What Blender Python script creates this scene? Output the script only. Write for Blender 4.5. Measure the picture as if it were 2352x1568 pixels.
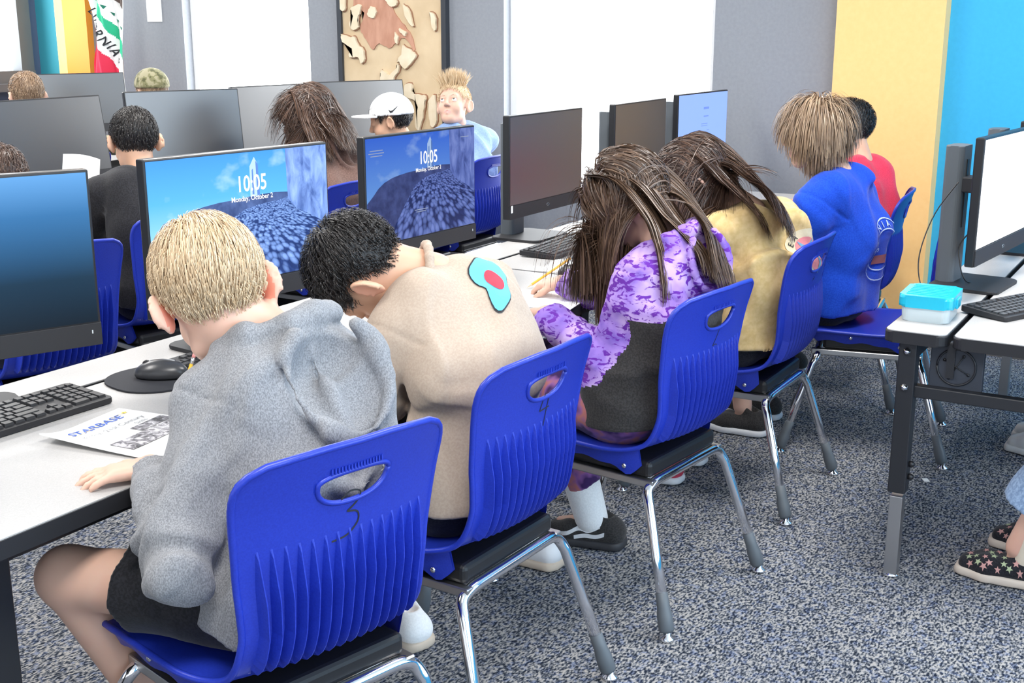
import bpy, bmesh, math, random
import numpy as np
from mathutils import Vector, Matrix, Euler
for o in list(bpy.data.objects): bpy.data.objects.remove(o)
sc = bpy.context.scene
C = sc.collection
PI = math.pi
rnd = random.Random(7)
# ------------------------------------------------------------------ camera
cam_d = bpy.data.cameras.new('camera'); cam = bpy.data.objects.new('camera', cam_d); C.objects.link(cam)
cam.location = (0, 0, 1.42)
cam.rotation_euler = (math.radians(90 - 14.40), 0, math.radians(30.517 - 90))
cam_d.sensor_width = 36; cam_d.lens = 2800 / 2352 * 36; cam_d.clip_start = 0.05
sc.camera = cam
# ------------------------------------------------------------------ light
w = bpy.data.worlds.new('daylight'); sc.world = w; w.use_nodes = True
bg = w.node_tree.nodes['Background']; bg.inputs[0].default_value = (0.90, 0.95, 1.0, 1); bg.inputs[1].default_value = 0.95
def area(name, loc, rot, sx, sy, power, col=(1, 1, 1)):
    l = bpy.data.lights.new(name, 'AREA'); l.shape = 'RECTANGLE'; l.size = sx; l.size_y = sy; l.energy = power; l.color = col
    o = bpy.data.objects.new(name, l); C.objects.link(o); o.location = loc; o.rotation_euler = rot; return o
for (x, y) in ((0.6, 0.4), (3.4, 0.4), (0.6, 3.0), (3.4, 3.0), (3.4, 5.4)):
    area('ceiling_lamp', (x, y, 2.74), (0, 0, 0), 1.2, 0.6, 41, (1.0, 0.97, 0.93))
vs = sc.view_settings; vs.view_transform = 'Standard'; vs.look = 'None'; vs.gamma = 1.0; vs.exposure = 0.62; vs.use_curve_mapping = False
# ------------------------------------------------------------------ materials
MATS = {}
def mat(name, col, rough=0.6, metal=0.0, spec=0.5, **k):
    if name in MATS: return MATS[name]
    m = bpy.data.materials.new(name); m.use_nodes = True; MATS[name] = m
    b = m.node_tree.nodes['Principled BSDF']
    b.inputs['Base Color'].default_value = (*col, 1); b.inputs['Roughness'].default_value = rough
    b.inputs['Metallic'].default_value = metal; b.inputs['Specular IOR Level'].default_value = spec
    for kk, v in k.items():
        b.inputs[kk.replace('_', ' ')].default_value = v
    return m
def nd(m, t, **k):
    n = m.node_tree.nodes.new(t)
    for a, v in k.items(): setattr(n, a, v)
    return n
def lk(m, a, b): m.node_tree.links.new(a, b)
def bsdf(m): return m.node_tree.nodes['Principled BSDF']
def ramp(m, fac, stops, interp='LINEAR'):
    r = nd(m, 'ShaderNodeValToRGB'); r.color_ramp.interpolation = interp
    e = r.color_ramp.elements
    while len(e) < len(stops): e.new(0.5)
    for i, (p, c) in enumerate(stops): e[i].position = p; e[i].color = (*c, 1)
    lk(m, fac, r.inputs[0]); return r.outputs[0]
def coords(m, scale=(1, 1, 1), kind='Object'):
    t = nd(m, 'ShaderNodeTexCoord'); mp = nd(m, 'ShaderNodeMapping'); mp.inputs['Scale'].default_value = scale
    lk(m, t.outputs[kind], mp.inputs[0]); return mp.outputs[0]
def noise(m, vec, scale, detail=3, rough=0.5, dist=0.0):
    n = nd(m, 'ShaderNodeTexNoise'); n.inputs['Scale'].default_value = scale; n.inputs['Detail'].default_value = detail
    n.inputs['Roughness'].default_value = rough; n.inputs['Distortion'].default_value = dist
    if vec is not None: lk(m, vec, n.inputs['Vector'])
    return n.outputs['Fac']
def bump(m, h, strength=0.3, dist=0.002):
    b = nd(m, 'ShaderNodeBump'); b.inputs['Strength'].default_value = strength; b.inputs['Distance'].default_value = dist
    lk(m, h, b.inputs['Height']); lk(m, b.outputs[0], bsdf(m).inputs['Normal'])
def mnoise(name, stops, scale, rough=0.6, detail=3, sc3=(1, 1, 1), bmp=0.0, bd=0.002, dist=0.0, **k):
    m = mat(name, (1, 1, 1), rough, **k)
    f = noise(m, coords(m, sc3), scale, detail, 0.55, dist)
    lk(m, ramp(m, f, stops), bsdf(m).inputs['Base Color'])
    if bmp: bump(m, f, bmp, bd)
    return m
def emit(name, col, s=1.0):
    if name in MATS: return MATS[name]
    m = bpy.data.materials.new(name); m.use_nodes = True; MATS[name] = m
    b = bsdf(m); b.inputs['Base Color'].default_value = (0, 0, 0, 1); b.inputs['Roughness'].default_value = 0.4; b.inputs['Specular IOR Level'].default_value = 0.2
    b.inputs['Emission Color'].default_value = (*col, 1); b.inputs['Emission Strength'].default_value = s
    return m
# ------------------------------------------------------------------ mesh helpers
def link(o, parent=None):
    C.objects.link(o)
    if parent is not None: o.parent = parent
    return o
def tag(o, label=None, cat=None, group=None, kind=None):
    if label: o['label'] = label
    if cat: o['category'] = cat
    if group: o['group'] = group
    if kind: o['kind'] = kind
    return o
def empty(name, loc=(0, 0, 0), rz=0):
    o = bpy.data.objects.new(name, None); o.empty_display_size = 0.05; C.objects.link(o); o.location = loc; o.rotation_euler = (0, 0, rz); return o
def fin(name, bm, m, parent=None, smooth=False, loc=None, rot=None):
    bmesh.ops.recalc_face_normals(bm, faces=bm.faces[:])
    me = bpy.data.meshes.new(name); bm.to_mesh(me); bm.free()
    ms = m if isinstance(m, (list, tuple)) else [m]
    for q in ms: me.materials.append(q)
    if smooth: me.polygons.foreach_set('use_smooth', [True] * len(me.polygons))
    o = bpy.data.objects.new(name, me); link(o, parent)
    if loc: o.location = loc
    if rot: o.rotation_euler = rot
    return o
def raw(name, verts, faces, m, parent=None, smooth=True):
    me = bpy.data.meshes.new(name); me.from_pydata([tuple(map(float, v)) for v in verts], [], [tuple(map(int, f)) for f in faces])
    ms = m if isinstance(m, (list, tuple)) else [m]
    for q in ms: me.materials.append(q)
    if smooth: me.polygons.foreach_set('use_smooth', [True] * len(me.polygons))
    o = bpy.data.objects.new(name, me); return link(o, parent)
def abox(bm, c, s, bev=0.0, seg=2, M=None):
    r = bmesh.ops.create_cube(bm, size=1.0); vs_ = r['verts']
    bmesh.ops.scale(bm, vec=s, verts=vs_)
    if bev > 0:
        ed = list({e for v in vs_ for e in v.link_edges})
        b = bmesh.ops.bevel(bm, geom=ed, offset=bev, segments=seg, affect='EDGES', profile=0.5)
        vs_ = list({v for v in b['verts']} | {v for v in vs_ if v.is_valid})
    if M is not None: bmesh.ops.transform(bm, matrix=M, verts=vs_)
    bmesh.ops.translate(bm, vec=c, verts=vs_)
    return vs_
def box(name, c, s, m, parent=None, bev=0.0, seg=2, rot=None):
    bm = bmesh.new(); abox(bm, (0, 0, 0), s, bev, seg)
    return fin(name, bm, m, parent, loc=c, rot=rot)
def smoothpath(pts, n=8):
    P = [Vector(p) for p in pts]; out = []
    for i in range(len(P) - 1):
        p0 = P[max(i - 1, 0)]; p1 = P[i]; p2 = P[i + 1]; p3 = P[min(i + 2, len(P) - 1)]
        for k in range(n):
            t = k / n
            out.append(0.5 * ((2 * p1) + (p2 - p0) * t + (2 * p0 - 5 * p1 + 4 * p2 - p3) * t * t + (3 * p1 - p0 - 3 * p2 + p3) * t ** 3))
    out.append(P[-1]); return out
def atube(bm, pts, r, n=10, cap=True):
    P = [Vector(p) for p in pts]; R = r if isinstance(r, (list, tuple)) else [r] * len(P)
    rings = []; up = None
    for i, p in enumerate(P):
        t = (P[min(i + 1, len(P) - 1)] - P[max(i - 1, 0)]).normalized()
        if up is None: up = t.orthogonal().normalized()
        up = (up - t * up.dot(t))
        up = up.normalized() if up.length > 1e-6 else t.orthogonal().normalized()
        sd = t.cross(up)
        rings.append([bm.verts.new(p + (up * math.cos(2 * PI * k / n) + sd * math.sin(2 * PI * k / n)) * R[i]) for k in range(n)])
    for a, b in zip(rings, rings[1:]):
        for k in range(n): bm.faces.new((a[k], a[(k + 1) % n], b[(k + 1) % n], b[k]))
    if cap: bm.faces.new(rings[0][::-1]); bm.faces.new(rings[-1])
def tube(name, pts, r, m, parent=None, n=10):
    bm = bmesh.new(); atube(bm, pts, r, n); return fin(name, bm, m, parent, True)
def roundrect(w_, h_, r, n=5):
    out = []
    for cx, cy, a0 in ((w_ / 2 - r, h_ / 2 - r, 0), (-w_ / 2 + r, h_ / 2 - r, 90), (-w_ / 2 + r, -h_ / 2 + r, 180), (w_ / 2 - r, -h_ / 2 + r, 270)):
        for k in range(n + 1):
            a = math.radians(a0 + 90 * k / n); out.append((cx + r * math.cos(a), cy + r * math.sin(a)))
    return out
def aprism(bm, poly, z0, z1, bev=0.0):
    lo = [bm.verts.new((x, y, z0)) for x, y in poly]; hi = [bm.verts.new((x, y, z1)) for x, y in poly]
    n = len(poly); f0 = bm.faces.new(lo[::-1]); f1 = bm.faces.new(hi)
    for k in range(n): bm.faces.new((lo[k], lo[(k + 1) % n], hi[(k + 1) % n], hi[k]))
    if bev: bmesh.ops.bevel(bm, geom=list(f1.edges) + list(f0.edges), offset=bev, segments=2, affect='EDGES', profile=0.5)
def prism(name, poly, z0, z1, m, parent=None, bev=0.0, loc=None, rot=None):
    bm = bmesh.new(); aprism(bm, poly, z0, z1, bev); return fin(name, bm, m, parent, loc=loc, rot=rot)
def lathe(name, prof, m, parent=None, n=20, loc=None, rot=None):
    bm = bmesh.new(); rings = []
    for r, z in prof: rings.append([bm.verts.new((max(r, 1e-4) * math.cos(2 * PI * k / n), max(r, 1e-4) * math.sin(2 * PI * k / n), z)) for k in range(n)])
    for a, b in zip(rings, rings[1:]):
        for k in range(n): bm.faces.new((a[k], a[(k + 1) % n], b[(k + 1) % n], b[k]))
    bm.faces.new(rings[0][::-1]); bm.faces.new(rings[-1])
    return fin(name, bm, m, parent, True, loc, rot)
def textmesh(s, size=1.0, bold=0.0, align='CENTER', spacing=1.0):
    cu = bpy.data.curves.new('txt', 'FONT'); cu.body = s; cu.size = size; cu.align_x = align; cu.align_y = 'CENTER'; cu.offset = bold; cu.space_character = spacing
    cu.resolution_u = 3
    o = bpy.data.objects.new('txt', cu); C.objects.link(o)
    dg = bpy.context.evaluated_depsgraph_get(); me = bpy.data.meshes.new_from_object(o.evaluated_get(dg))
    bpy.data.objects.remove(o); bpy.data.curves.remove(cu); return me
def text(name, s, size, m, parent, fn, bold=0.0, align='CENTER', spacing=1.0, sub=0):
    """lettering: flat mesh mapped by fn(x, y) -> 3D point"""
    me = textmesh(s, size, bold, align, spacing)
    if sub:
        bm = bmesh.new(); bm.from_mesh(me); bmesh.ops.triangulate(bm, faces=bm.faces[:])
        for _ in range(sub): bmesh.ops.subdivide_edges(bm, edges=bm.edges[:], cuts=1, use_grid_fill=True)
        bm.to_mesh(me); bm.free()
    for v in me.vertices: v.co = Vector(fn(v.co.x, v.co.y))
    me.materials.clear(); me.materials.append(m); me.name = name
    return link(bpy.data.objects.new(name, me), parent)
def flat(name, polys, m, parent, fn):
    bm = bmesh.new()
    for p in polys: bm.faces.new([bm.verts.new(fn(x, y)) for x, y in p])
    bmesh.ops.triangulate(bm, faces=[f for f in bm.faces if len(f.verts) > 4])
    return fin(name, bm, m, parent)
def copy_tree(o, parent=None):
    c = o.copy(); C.objects.link(c); c.parent = parent
    for ch in list(o.children): copy_tree(ch, c)
    return c
# ------------------------------------------------------------------ shared materials
M_GREY = mnoise('grey_wall_paint', [(0.3, (0.25, 0.265, 0.295)), (0.7, (0.28, 0.295, 0.325))], 60, 0.75, bmp=0.15)
M_YEL = mnoise('yellow_wall_paint', [(0.3, (0.93, 0.55, 0.21)), (0.7, (0.95, 0.58, 0.23))], 50, 0.6, bmp=0.1)
M_BLUEW = mnoise('sky_blue_wall_paint', [(0.3, (0.03, 0.40, 0.72)), (0.7, (0.035, 0.43, 0.76))], 50, 0.6, bmp=0.1)
M_ORANGE = mat('orange_paint', (0.90, 0.33, 0.03), 0.55)
M_TEAL = mat('teal_paint', (0.05, 0.36, 0.46), 0.55)
M_NAVY = mat('slate_blue_paint', (0.10, 0.14, 0.24), 0.6)
M_FRAME = mat('window_frame_metal', (0.16, 0.17, 0.18), 0.45, 0.3)
M_BASEB = mat('baseboard_vinyl', (0.10, 0.09, 0.085), 0.6)
M_CEIL = mat('ceiling_tile', (0.80, 0.80, 0.79), 0.9)
M_BLK = mat('black_plastic', (0.012, 0.012, 0.014), 0.38)
M_BLKM = mat('black_matte', (0.014, 0.014, 0.017), 0.55)
M_BLKMET = mat('black_powdercoat', (0.016, 0.017, 0.021), 0.42)
M_CHROME = mat('chrome', (0.82, 0.82, 0.84), 0.10, 1.0)
M_STEEL = mat('brushed_steel', (0.52, 0.52, 0.52), 0.32, 1.0)
M_GREYP = mat('grey_plastic', (0.10, 0.115, 0.13), 0.5)
M_WHITE = mat('white_paper', (0.86, 0.86, 0.85), 0.7)
M_INK = mat('black_ink', (0.01, 0.01, 0.015), 0.6)
def glass_mat():
    m = mat('window_glass', (1, 1, 1), 0.0); b = bsdf(m); b.inputs['Transmission Weight'].default_value = 1.0; b.inputs['IOR'].default_value = 1.01; return m
M_GLASS = glass_mat()
M_DAY = emit('bright_daylight_pane', (0.93, 0.97, 1.0), 5.0)
def carpet():
    m = mat('speckled_carpet', (0.3, 0.3, 0.3), 0.95, spec=0.1)
    v = coords(m, (1, 1, 1))
    mp = nd(m, 'ShaderNodeMapping'); lk(m, v, mp.inputs[0]); mp.inputs['Rotation'].default_value = (0, 0, 0.5); mp.inputs['Scale'].default_value = (1.0, 1.9, 1.0)
    a = noise(m, mp.outputs[0], 95, 2, 0.55)
    b = noise(m, v, 70, 2, 0.5)
    c = noise(m, v, 1.2, 2, 0.5)
    base = ramp(m, a, [(0.36, (0.016, 0.021, 0.032)), (0.44, (0.075, 0.085, 0.105)), (0.52, (0.20, 0.205, 0.215)), (0.60, (0.38, 0.365, 0.345))])
    blue = ramp(m, b, [(0.50, (1, 1, 1)), (0.66, (0.48, 0.60, 0.92))])
    mx = nd(m, 'ShaderNodeMix', data_type='RGBA', blend_type='MULTIPLY'); mx.inputs[0].default_value = 0.85
    lk(m, base, mx.inputs[6]); lk(m, blue, mx.inputs[7])
    sh = ramp(m, c, [(0.3, (0.90, 0.90, 0.92)), (0.7, (1, 1, 1))])
    mx2 = nd(m, 'ShaderNodeMix', data_type='RGBA', blend_type='MULTIPLY'); mx2.inputs[0].default_value = 1.0
    lk(m, mx.outputs[2], mx2.inputs[6]); lk(m, sh, mx2.inputs[7]); lk(m, mx2.outputs[2], bsdf(m).inputs['Base Color'])
    bump(m, a, 0.6, 0.004); return m
M_CARPET = carpet()
M_DESK = mnoise('pale_laminate', [(0.35, (0.42, 0.41, 0.40)), (0.65, (0.48, 0.465, 0.455))], 420, 0.42, detail=2)
M_CHAIR = mnoise('blue_chair_plastic', [(0.35, (0.012, 0.030, 0.36)), (0.65, (0.016, 0.040, 0.42))], 300, 0.36, bmp=0.08, bd=0.0006)
# ------------------------------------------------------------------ room
XW = 5.75; YW = 7.15; YR = -3.0; XB = -2.4; HC = 2.8
def struct(name, label, o, cat='room'):
    return tag(o, label, cat, kind='structure')
fl = struct('floor', 'speckled blue grey loop carpet covering the classroom floor', box('floor', ((XW + XB) / 2, (YW + YR) / 2, -0.05), (XW - XB + 0.6, YW - YR + 0.6, 0.1), M_CARPET), 'floor')
struct('ceiling', 'white ceiling above the classroom', box('ceiling', ((XW + XB) / 2, (YW + YR) / 2, HC + 0.05), (XW - XB + 0.6, YW - YR + 0.6, 0.1), M_CEIL), 'ceiling')
# far wall (plane X = XW) with two window openings; built as upright panels
wf = empty('wall_far', (XW, 0, 0)); struct('wall_far', 'far wall painted grey with yellow and sky blue sections at right', wf, 'wall')
def wp(name, y0, y1, z0, z1, m, proud=0.0, th=0.2):
    return box(name, (th / 2 - proud, (y0 + y1) / 2, (z0 + z1) / 2), (th, y1 - y0, z1 - z0), m, wf)
WIN = [(2.25, 3.44), (4.77, 5.78)]   # openings
SILL = 0.55; HEAD = 2.62
ys = [1.63, WIN[0][0], WIN[0][1], WIN[1][0], WIN[1][1], 6.27]
for i in range(0, 6, 2): wp('grey_panel', ys[i], ys[i + 1], 0, HC, M_GREY)
for a, b in WIN:
    wp('grey_sill_panel', a, b, 0, SILL, M_GREY); wp('grey_head_panel', a, b, HEAD, HC, M_GREY)
wp('yellow_panel', 1.155, 1.63, 0, HC, M_YEL, 0.10, 0.3)
wp('blue_panel', YR, 1.155, 0, HC, M_BLUEW, 0.0)
wp('orange_panel', 6.60, 6.82, 0, HC, M_ORANGE, 0.05, 0.25)
wp('flag_back_panel', 6.27, 6.60, 0, HC, M_GREY)
wp('yellow_strip', 6.82, 6.90, 0, HC, M_YEL, 0.05, 0.25)
wp('teal_panel', 6.90, YW, 0, HC, M_TEAL, 0.0)
for i, (a, b) in enumerate(WIN):
    o = empty('window_%d' % (i + 1), (XW, (a + b) / 2, 0)); tag(o, ['wide bright window in the grey wall behind the row of black monitors', 'bright window between the flag and the relief map'][i], 'window', kind='structure')
    wd = b - a
    bm = bmesh.new()
    abox(bm, (0.10, -wd / 2 + 0.02, (SILL + HEAD) / 2), (0.06, 0.04, HEAD - SILL)); abox(bm, (0.10, wd / 2 - 0.02, (SILL + HEAD) / 2), (0.06, 0.04, HEAD - SILL))
    abox(bm, (0.10, 0, SILL + 0.02), (0.06, wd, 0.04)); abox(bm, (0.10, 0, HEAD - 0.02), (0.06, wd, 0.04))
    fin('window_frame', bm, mat('white_frame', (0.8, 0.8, 0.8), 0.4), o)
    box('pane', (0.11, 0, (SILL + HEAD) / 2), (0.006, wd - 0.07, HEAD - SILL - 0.07), M_DAY, o)
bb = box('baseboard_far', (XW - 0.115, (1.63 + YR) / 2, 0.075), (0.012, 1.63 - YR, 0.15), M_BASEB); struct('', 'dark vinyl baseboard under the yellow and blue wall', bb, 'baseboard')
bb = box('baseboard_far_grey', (XW - 0.008, (1.64 + 6.27) / 2, 0.06), (0.012, 6.27 - 1.66, 0.12), M_BASEB); struct('', 'dark vinyl baseboard under the grey far wall', bb, 'baseboard'); bb.name = 'trim_1'
# left wall (plane Y = YW) with a window near the corner
wl = empty('wall_left', (0, YW, 0)); struct('', 'left wall painted slate blue beside the corner window', wl, 'wall')
LW0, LW1, LS, LH = 3.9, 5.66, 1.07, 2.5
for n_, x0, x1, z0, z1 in (('wall_panel', XB, LW0, 0, HC), ('wall_panel', LW1, XW, 0, HC), ('wall_panel', LW0, LW1, 0, LS), ('wall_panel', LW0, LW1, LH, HC)):
    box(n_, ((x0 + x1) / 2, 0.1, (z0 + z1) / 2), (x1 - x0, 0.2, z1 - z0), M_NAVY, wl)
o = empty('window_3', (0, YW, 0)); tag(o, 'dark framed window at the far left edge above the third row', 'window', kind='structure')
bm = bmesh.new()
for x in (LW0 + 0.04, LW1 - 0.05): abox(bm, (x, 0.0, (LS + LH) / 2), (0.10, 0.10, LH - LS))
for z in (LS + 0.03, LH - 0.03): abox(bm, ((LW0 + LW1) / 2, 0.0, z), (LW1 - LW0, 0.12, 0.09))
fin('window_frame', bm, M_FRAME, o)
box('window_sill', ((LW0 + LW1) / 2, -0.05, LS - 0.03), (LW1 - LW0 + 0.1, 0.2, 0.05), M_FRAME, o)
box('pane', ((LW0 + LW1) / 2, 0.05, (LS + LH) / 2), (LW1 - LW0 - 0.1, 0.006, LH - LS - 0.1), M_DAY, o)
# right wall (plane Y = YR), outside the frame, with a long band of windows
wr_ = empty('wall_right', (0, YR, 0)); struct('', 'right wall of the classroom with a long band of windows, outside the photo', wr_, 'wall')
RW0, RW1, RS, RH = -1.2, 5.4, 0.85, 2.55
for x0, x1, z0, z1 in ((XB, RW0, 0, HC), (RW1, XW, 0, HC), (RW0, RW1, 0, RS), (RW0, RW1, RH, HC)):
    box('wall_panel', ((x0 + x1) / 2, -0.1, (z0 + z1) / 2), (x1 - x0, 0.2, z1 - z0), M_BLUEW, wr_)
o = empty('window_4', (0, YR, 0)); tag(o, 'long band of daylight windows in the right wall, outside the photo', 'window', kind='structure')
M_DAYB = emit('blue_daylight_pane', (0.70, 0.86, 1.0), 5.0)
for k in range(4):
    a = RW0 + (RW1 - RW0) * k / 4; b = RW0 + (RW1 - RW0) * (k + 1) / 4
    box('pane', ((a + b) / 2, -0.06, (RS + RH) / 2), (b - a - 0.06, 0.006, RH - RS - 0.06), M_DAYB, o)
    box('mullion', (a, -0.05, (RS + RH) / 2), (0.06, 0.08, RH - RS), M_FRAME, o)
# ------------------------------------------------------------------ tables
TZ = 0.68
def table(x0, x1, yb, label, legs, group=None, depth=0.70):
    """row table: rear shelf strip, black gap, front worktop; yb = back edge"""
    t = empty('computer_table', ((x0 + x1) / 2, yb - depth / 2, 0)); L = x1 - x0 - 0.006
    tag(t, label, 'table', group)
    sh = 0.155
    for nm, c, dpt in (('rear_shelf', depth / 2 - sh / 2, sh), ('worktop', -(sh + 0.012) / 2, depth - sh - 0.012)):
        b = prism(nm, roundrect(L, dpt, 0.025), TZ - 0.032, TZ - 0.002, M_BLKM, t, 0.004, loc=(0, c, 0))
        prism('laminate', roundrect(L - 0.006, dpt - 0.006, 0.023), TZ - 0.003, TZ, M_DESK, b)
    box('apron', (0, depth / 2 - sh - 0.006, TZ - 0.075), (L - 0.1, 0.02, 0.09), M_BLKMET, t)
    for (lx, ly) in legs:
        X = lx - (x0 + x1) / 2; Y = ly - (yb - depth / 2)
        g = box('leg', (X, Y, (TZ - 0.032 + 0.24) / 2), (0.045, 0.045, TZ - 0.032 - 0.24), M_BLKMET, t, 0.003)
        box('leg_insert', (0, 0, -0.335), (0.034, 0.034, 0.24), M_STEEL, g, 0.002)
        lathe('glide', [(0.022, 0), (0.024, 0.006), (0.012, 0.012), (0.010, 0.03)], M_CHROME, g, 16, loc=(0, 0, -(TZ - 0.032 + 0.24) / 2))
        for bz in (-0.16, -0.125): lathe('bolt', [(0.008, 0), (0.009, 0.008), (0.005, 0.014)], M_BLK, g, 8, loc=(0.0, -0.0225, bz), rot=(PI / 2, 0, 0))
    for ly in sorted({l[1] for l in legs}): box('stretcher', (0, ly - (yb - depth / 2), TZ - 0.06), (L - 0.2, 0.03, 0.045), M_BLKMET, t)
    return t
table(-0.95, 0.95, 2.215, 'pale computer table just outside the left edge of the photo', [(-0.8, 1.62), (-0.8, 2.13)])
table(0.95, 3.28, 2.215, 'pale computer table in the foreground carrying the booklet and both beach lock screens', [(1.115, 1.62), (1.115, 2.13), (3.14, 1.62), (3.14, 2.13)])
table(3.28, 5.50, 2.215, 'pale computer table running to the grey wall below the dark monitors', [(3.42, 1.62), (5.36, 1.62), (3.42, 2.13), (5.36, 2.13)])
table(1.4, 3.25, 4.27, 'second row computer table hidden behind the nearest black monitor', [(1.55, 3.66), (3.1, 3.66), (1.55, 4.19), (3.1, 4.19)])
table(3.25, 5.62, 4.27, 'second row computer table in front of the child with brown hood', [(3.4, 3.66), (5.48, 3.66), (3.4, 4.19), (5.48, 4.19)])
table(3.3, 5.62, 6.3, 'third row computer table under the bright window', [(3.45, 5.7), (5.48, 5.7), (3.45, 6.22), (5.48, 6.22)])
# side table at the right with end frame
rt = table(3.07, 4.92, 0.715, 'computer table at the right edge carrying the blue lidded box', [(3.115, 0.655), (3.115, 0.05), (4.84, 0.655), (4.84, 0.05)], depth=0.72)
box('end_rail', (-0.875, 0.0, 0.518), (0.03, 0.56, 0.032), M_BLKMET, rt, 0.003)
ep = box('end_panel', (-0.855, 0.185, 0.59), (0.02, 0.13, 0.125), mat('slate_panel', (0.030, 0.036, 0.050), 0.5), rt, 0.002)
bm = bmesh.new(); atube(bm, [(-0.012, 0.047 * math.cos(a), 0.047 * math.sin(a)) for a in [2 * PI * k / 28 for k in range(29)]], 0.0028, 6); fin('ring', bm, M_BLKMET, ep, True)
for a in (0.5, 0.5 + PI / 2):
    tube('spoke', [(-0.0125, -0.034 * math.cos(a), -0.034 * math.sin(a)), (-0.0125, 0.034 * math.cos(a), 0.034 * math.sin(a))], 0.0014, M_BLK, ep, 6)
    for s in (-1, 1): lathe('screw', [(0.004, 0), (0.004, 0.003)], M_BLK, ep, 8, loc=(-0.0105, s * 0.034 * math.cos(a), s * 0.034 * math.sin(a)), rot=(0, -PI / 2, 0))
for z in (0.625, 0.53): lathe('bolt', [(0.0105, 0), (0.0105, 0.004), (0.006, 0.007), (0.006, 0.010)], M_CHROME, rt, 6, loc=(-0.9045, 0.3, z), rot=(0, -PI / 2, 0))
# ------------------------------------------------------------------ chair
def crp(pts, n):
    P = [Vector((p[0], p[1], 0)) for p in pts]; Q = smoothpath(P, 24)
    L = [0.0]
    for a, b in zip(Q, Q[1:]): L.append(L[-1] + (b - a).length)
    return np.array([(q.x, q.y) for q in Q]), np.array(L)
CP, CL = crp([(0.238, 0.398), (0.230, 0.418), (0.20, 0.434), (0.09, 0.428), (-0.03, 0.422), (-0.11, 0.426), (-0.165, 0.448), (-0.197, 0.50), (-0.212, 0.57), (-0.222, 0.65), (-0.236, 0.735), (-0.262, 0.822)], 24)
CT = CL[-1]
def cprof(l):
    l = min(max(l, 0), CT); y = np.interp(l, CL, CP[:, 0]); z = np.interp(l, CL, CP[:, 1])
    e = 0.012; a = max(l - e, 0); b = min(l + e, CT)
    dy = np.interp(b, CL, CP[:, 0]) - np.interp(a, CL, CP[:, 0]); dz = np.interp(b, CL, CP[:, 1]) - np.interp(a, CL, CP[:, 1])
    n = math.hypot(dy, dz); return y, z, dz / n, -dy / n     # inward normal (towards sitter): up over the seat, forward at the back
LB = float(np.interp(-0.448, -CP[:, 0] * 0 - 0, [0] * len(CP))) if False else 0.44
def chalf(l):
    w_ = np.interp(l, [0, 0.10, 0.30, 0.42, 0.52, 0.66, 0.78, CT], [0.205, 0.213, 0.208, 0.184, 0.177, 0.190, 0.203, 0.204])
    t = (l - (CT - 0.085)) / 0.085
    if t > 0: w_ *= max(1 - t ** 3.2, 0) ** (1 / 3.2) * 0.97 + 0.03 * (1 - t)
    t = (0.07 - l) / 0.07
    if t > 0: w_ *= max(1 - t ** 3, 0) ** (1 / 3) * 0.9 + 0.1
    return max(w_, 0.012)
def csurf(u, l, off=0.0):
    """u in -1..1 across; l arc length from seat front to back top; off > 0 behind / below"""
    y, z, ny, nz = cprof(l)
    cv = np.interp(l, [0, 0.12, 0.34, 0.46, 0.60, CT], [-0.006, 0.006, 0.012, 0.020, 0.034, 0.030])
    w_ = chalf(l); k = cv * (u * w_ / 0.208) ** 2 - off
    return Vector((u * w_, y + ny * k, z + nz * k))
HOLE_L = CT - 0.066
def hole_r(s, d):   # <1 inside ; s across, d along (up positive)
    b = 0.017 if d > 0 else 0.040
    return (abs(s) / 0.068) ** 2.4 + (abs(d) / b) ** 2.4
def chair_shell():
    ls = sorted(set([0, 0.002, 0.006, 0.012] + [0.02 + 0.02 * i for i in range(int((CT - 0.18) / 0.02))] + list(np.arange(CT - 0.16, CT - 0.02, 0.0045)) + [CT - 0.016, CT - 0.010, CT - 0.006, CT - 0.003, CT - 0.001, CT]))
    us = np.sin(np.linspace(-1, 1, 73) * PI / 2 * 0.92) / math.sin(PI / 2 * 0.92)
    nu, nl = len(us), len(ls); keep = np.ones((nl - 1, nu - 1), bool); UV = [[(u, l) for u in us] for l in ls]
    for i in range(nl - 1):
        for j in range(nu - 1):
            uc = (us[j] + us[j + 1]) / 2; lc = (ls[i] + ls[i + 1]) / 2
            if hole_r(uc * chalf(lc), lc - HOLE_L) < 1: keep[i, j] = False
    cnt = np.zeros((nl, nu), int)
    for i in range(nl - 1):
        for j in range(nu - 1):
            if not keep[i, j]:
                for a in (0, 1):
                    for b in (0, 1): cnt[i + a, j + b] += 1
    for i in range(nl):
        for j in range(nu):
            if 0 < cnt[i, j] < 4:
                u, l = UV[i][j]; s = u * chalf(l); d = l - HOLE_L; r = hole_r(s, d)
                if r > 1e-6:
                    f = r ** (-1 / 2.4); l2 = HOLE_L + d * f; UV[i][j] = (s * f / chalf(l2), l2)
    bm = bmesh.new(); A = {}; B = {}
    used = {(i + a, j + b) for i in range(nl - 1) for j in range(nu - 1) if keep[i, j] for a in (0, 1) for b in (0, 1)}
    for (i, j) in used:
        u, l = UV[i][j]; A[i, j] = bm.verts.new(csurf(u, l, 0)); B[i, j] = bm.verts.new(csurf(u, l, 0.0065))
    ec = {}
    for i in range(nl - 1):
        for j in range(nu - 1):
            if not keep[i, j]: continue
            q = [(i, j), (i, j + 1), (i + 1, j + 1), (i + 1, j)]
            bm.faces.new([A[k] for k in q]); bm.faces.new([B[k] for k in q[::-1]])
            for a, b in zip(q, q[1:] + q[:1]): ec[frozenset((a, b))] = ec.get(frozenset((a, b)), []) + [(a, b)]
    for e, L in ec.items():
        if len(L) == 1:
            a, b = L[0]; bm.faces.new((A[b], A[a], B[a], B[b]))
    return bm
chair0 = empty('stacking_chair', (0, 0, 0))
fin('seat_shell', chair_shell(), M_CHAIR, chair0, True)
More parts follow.
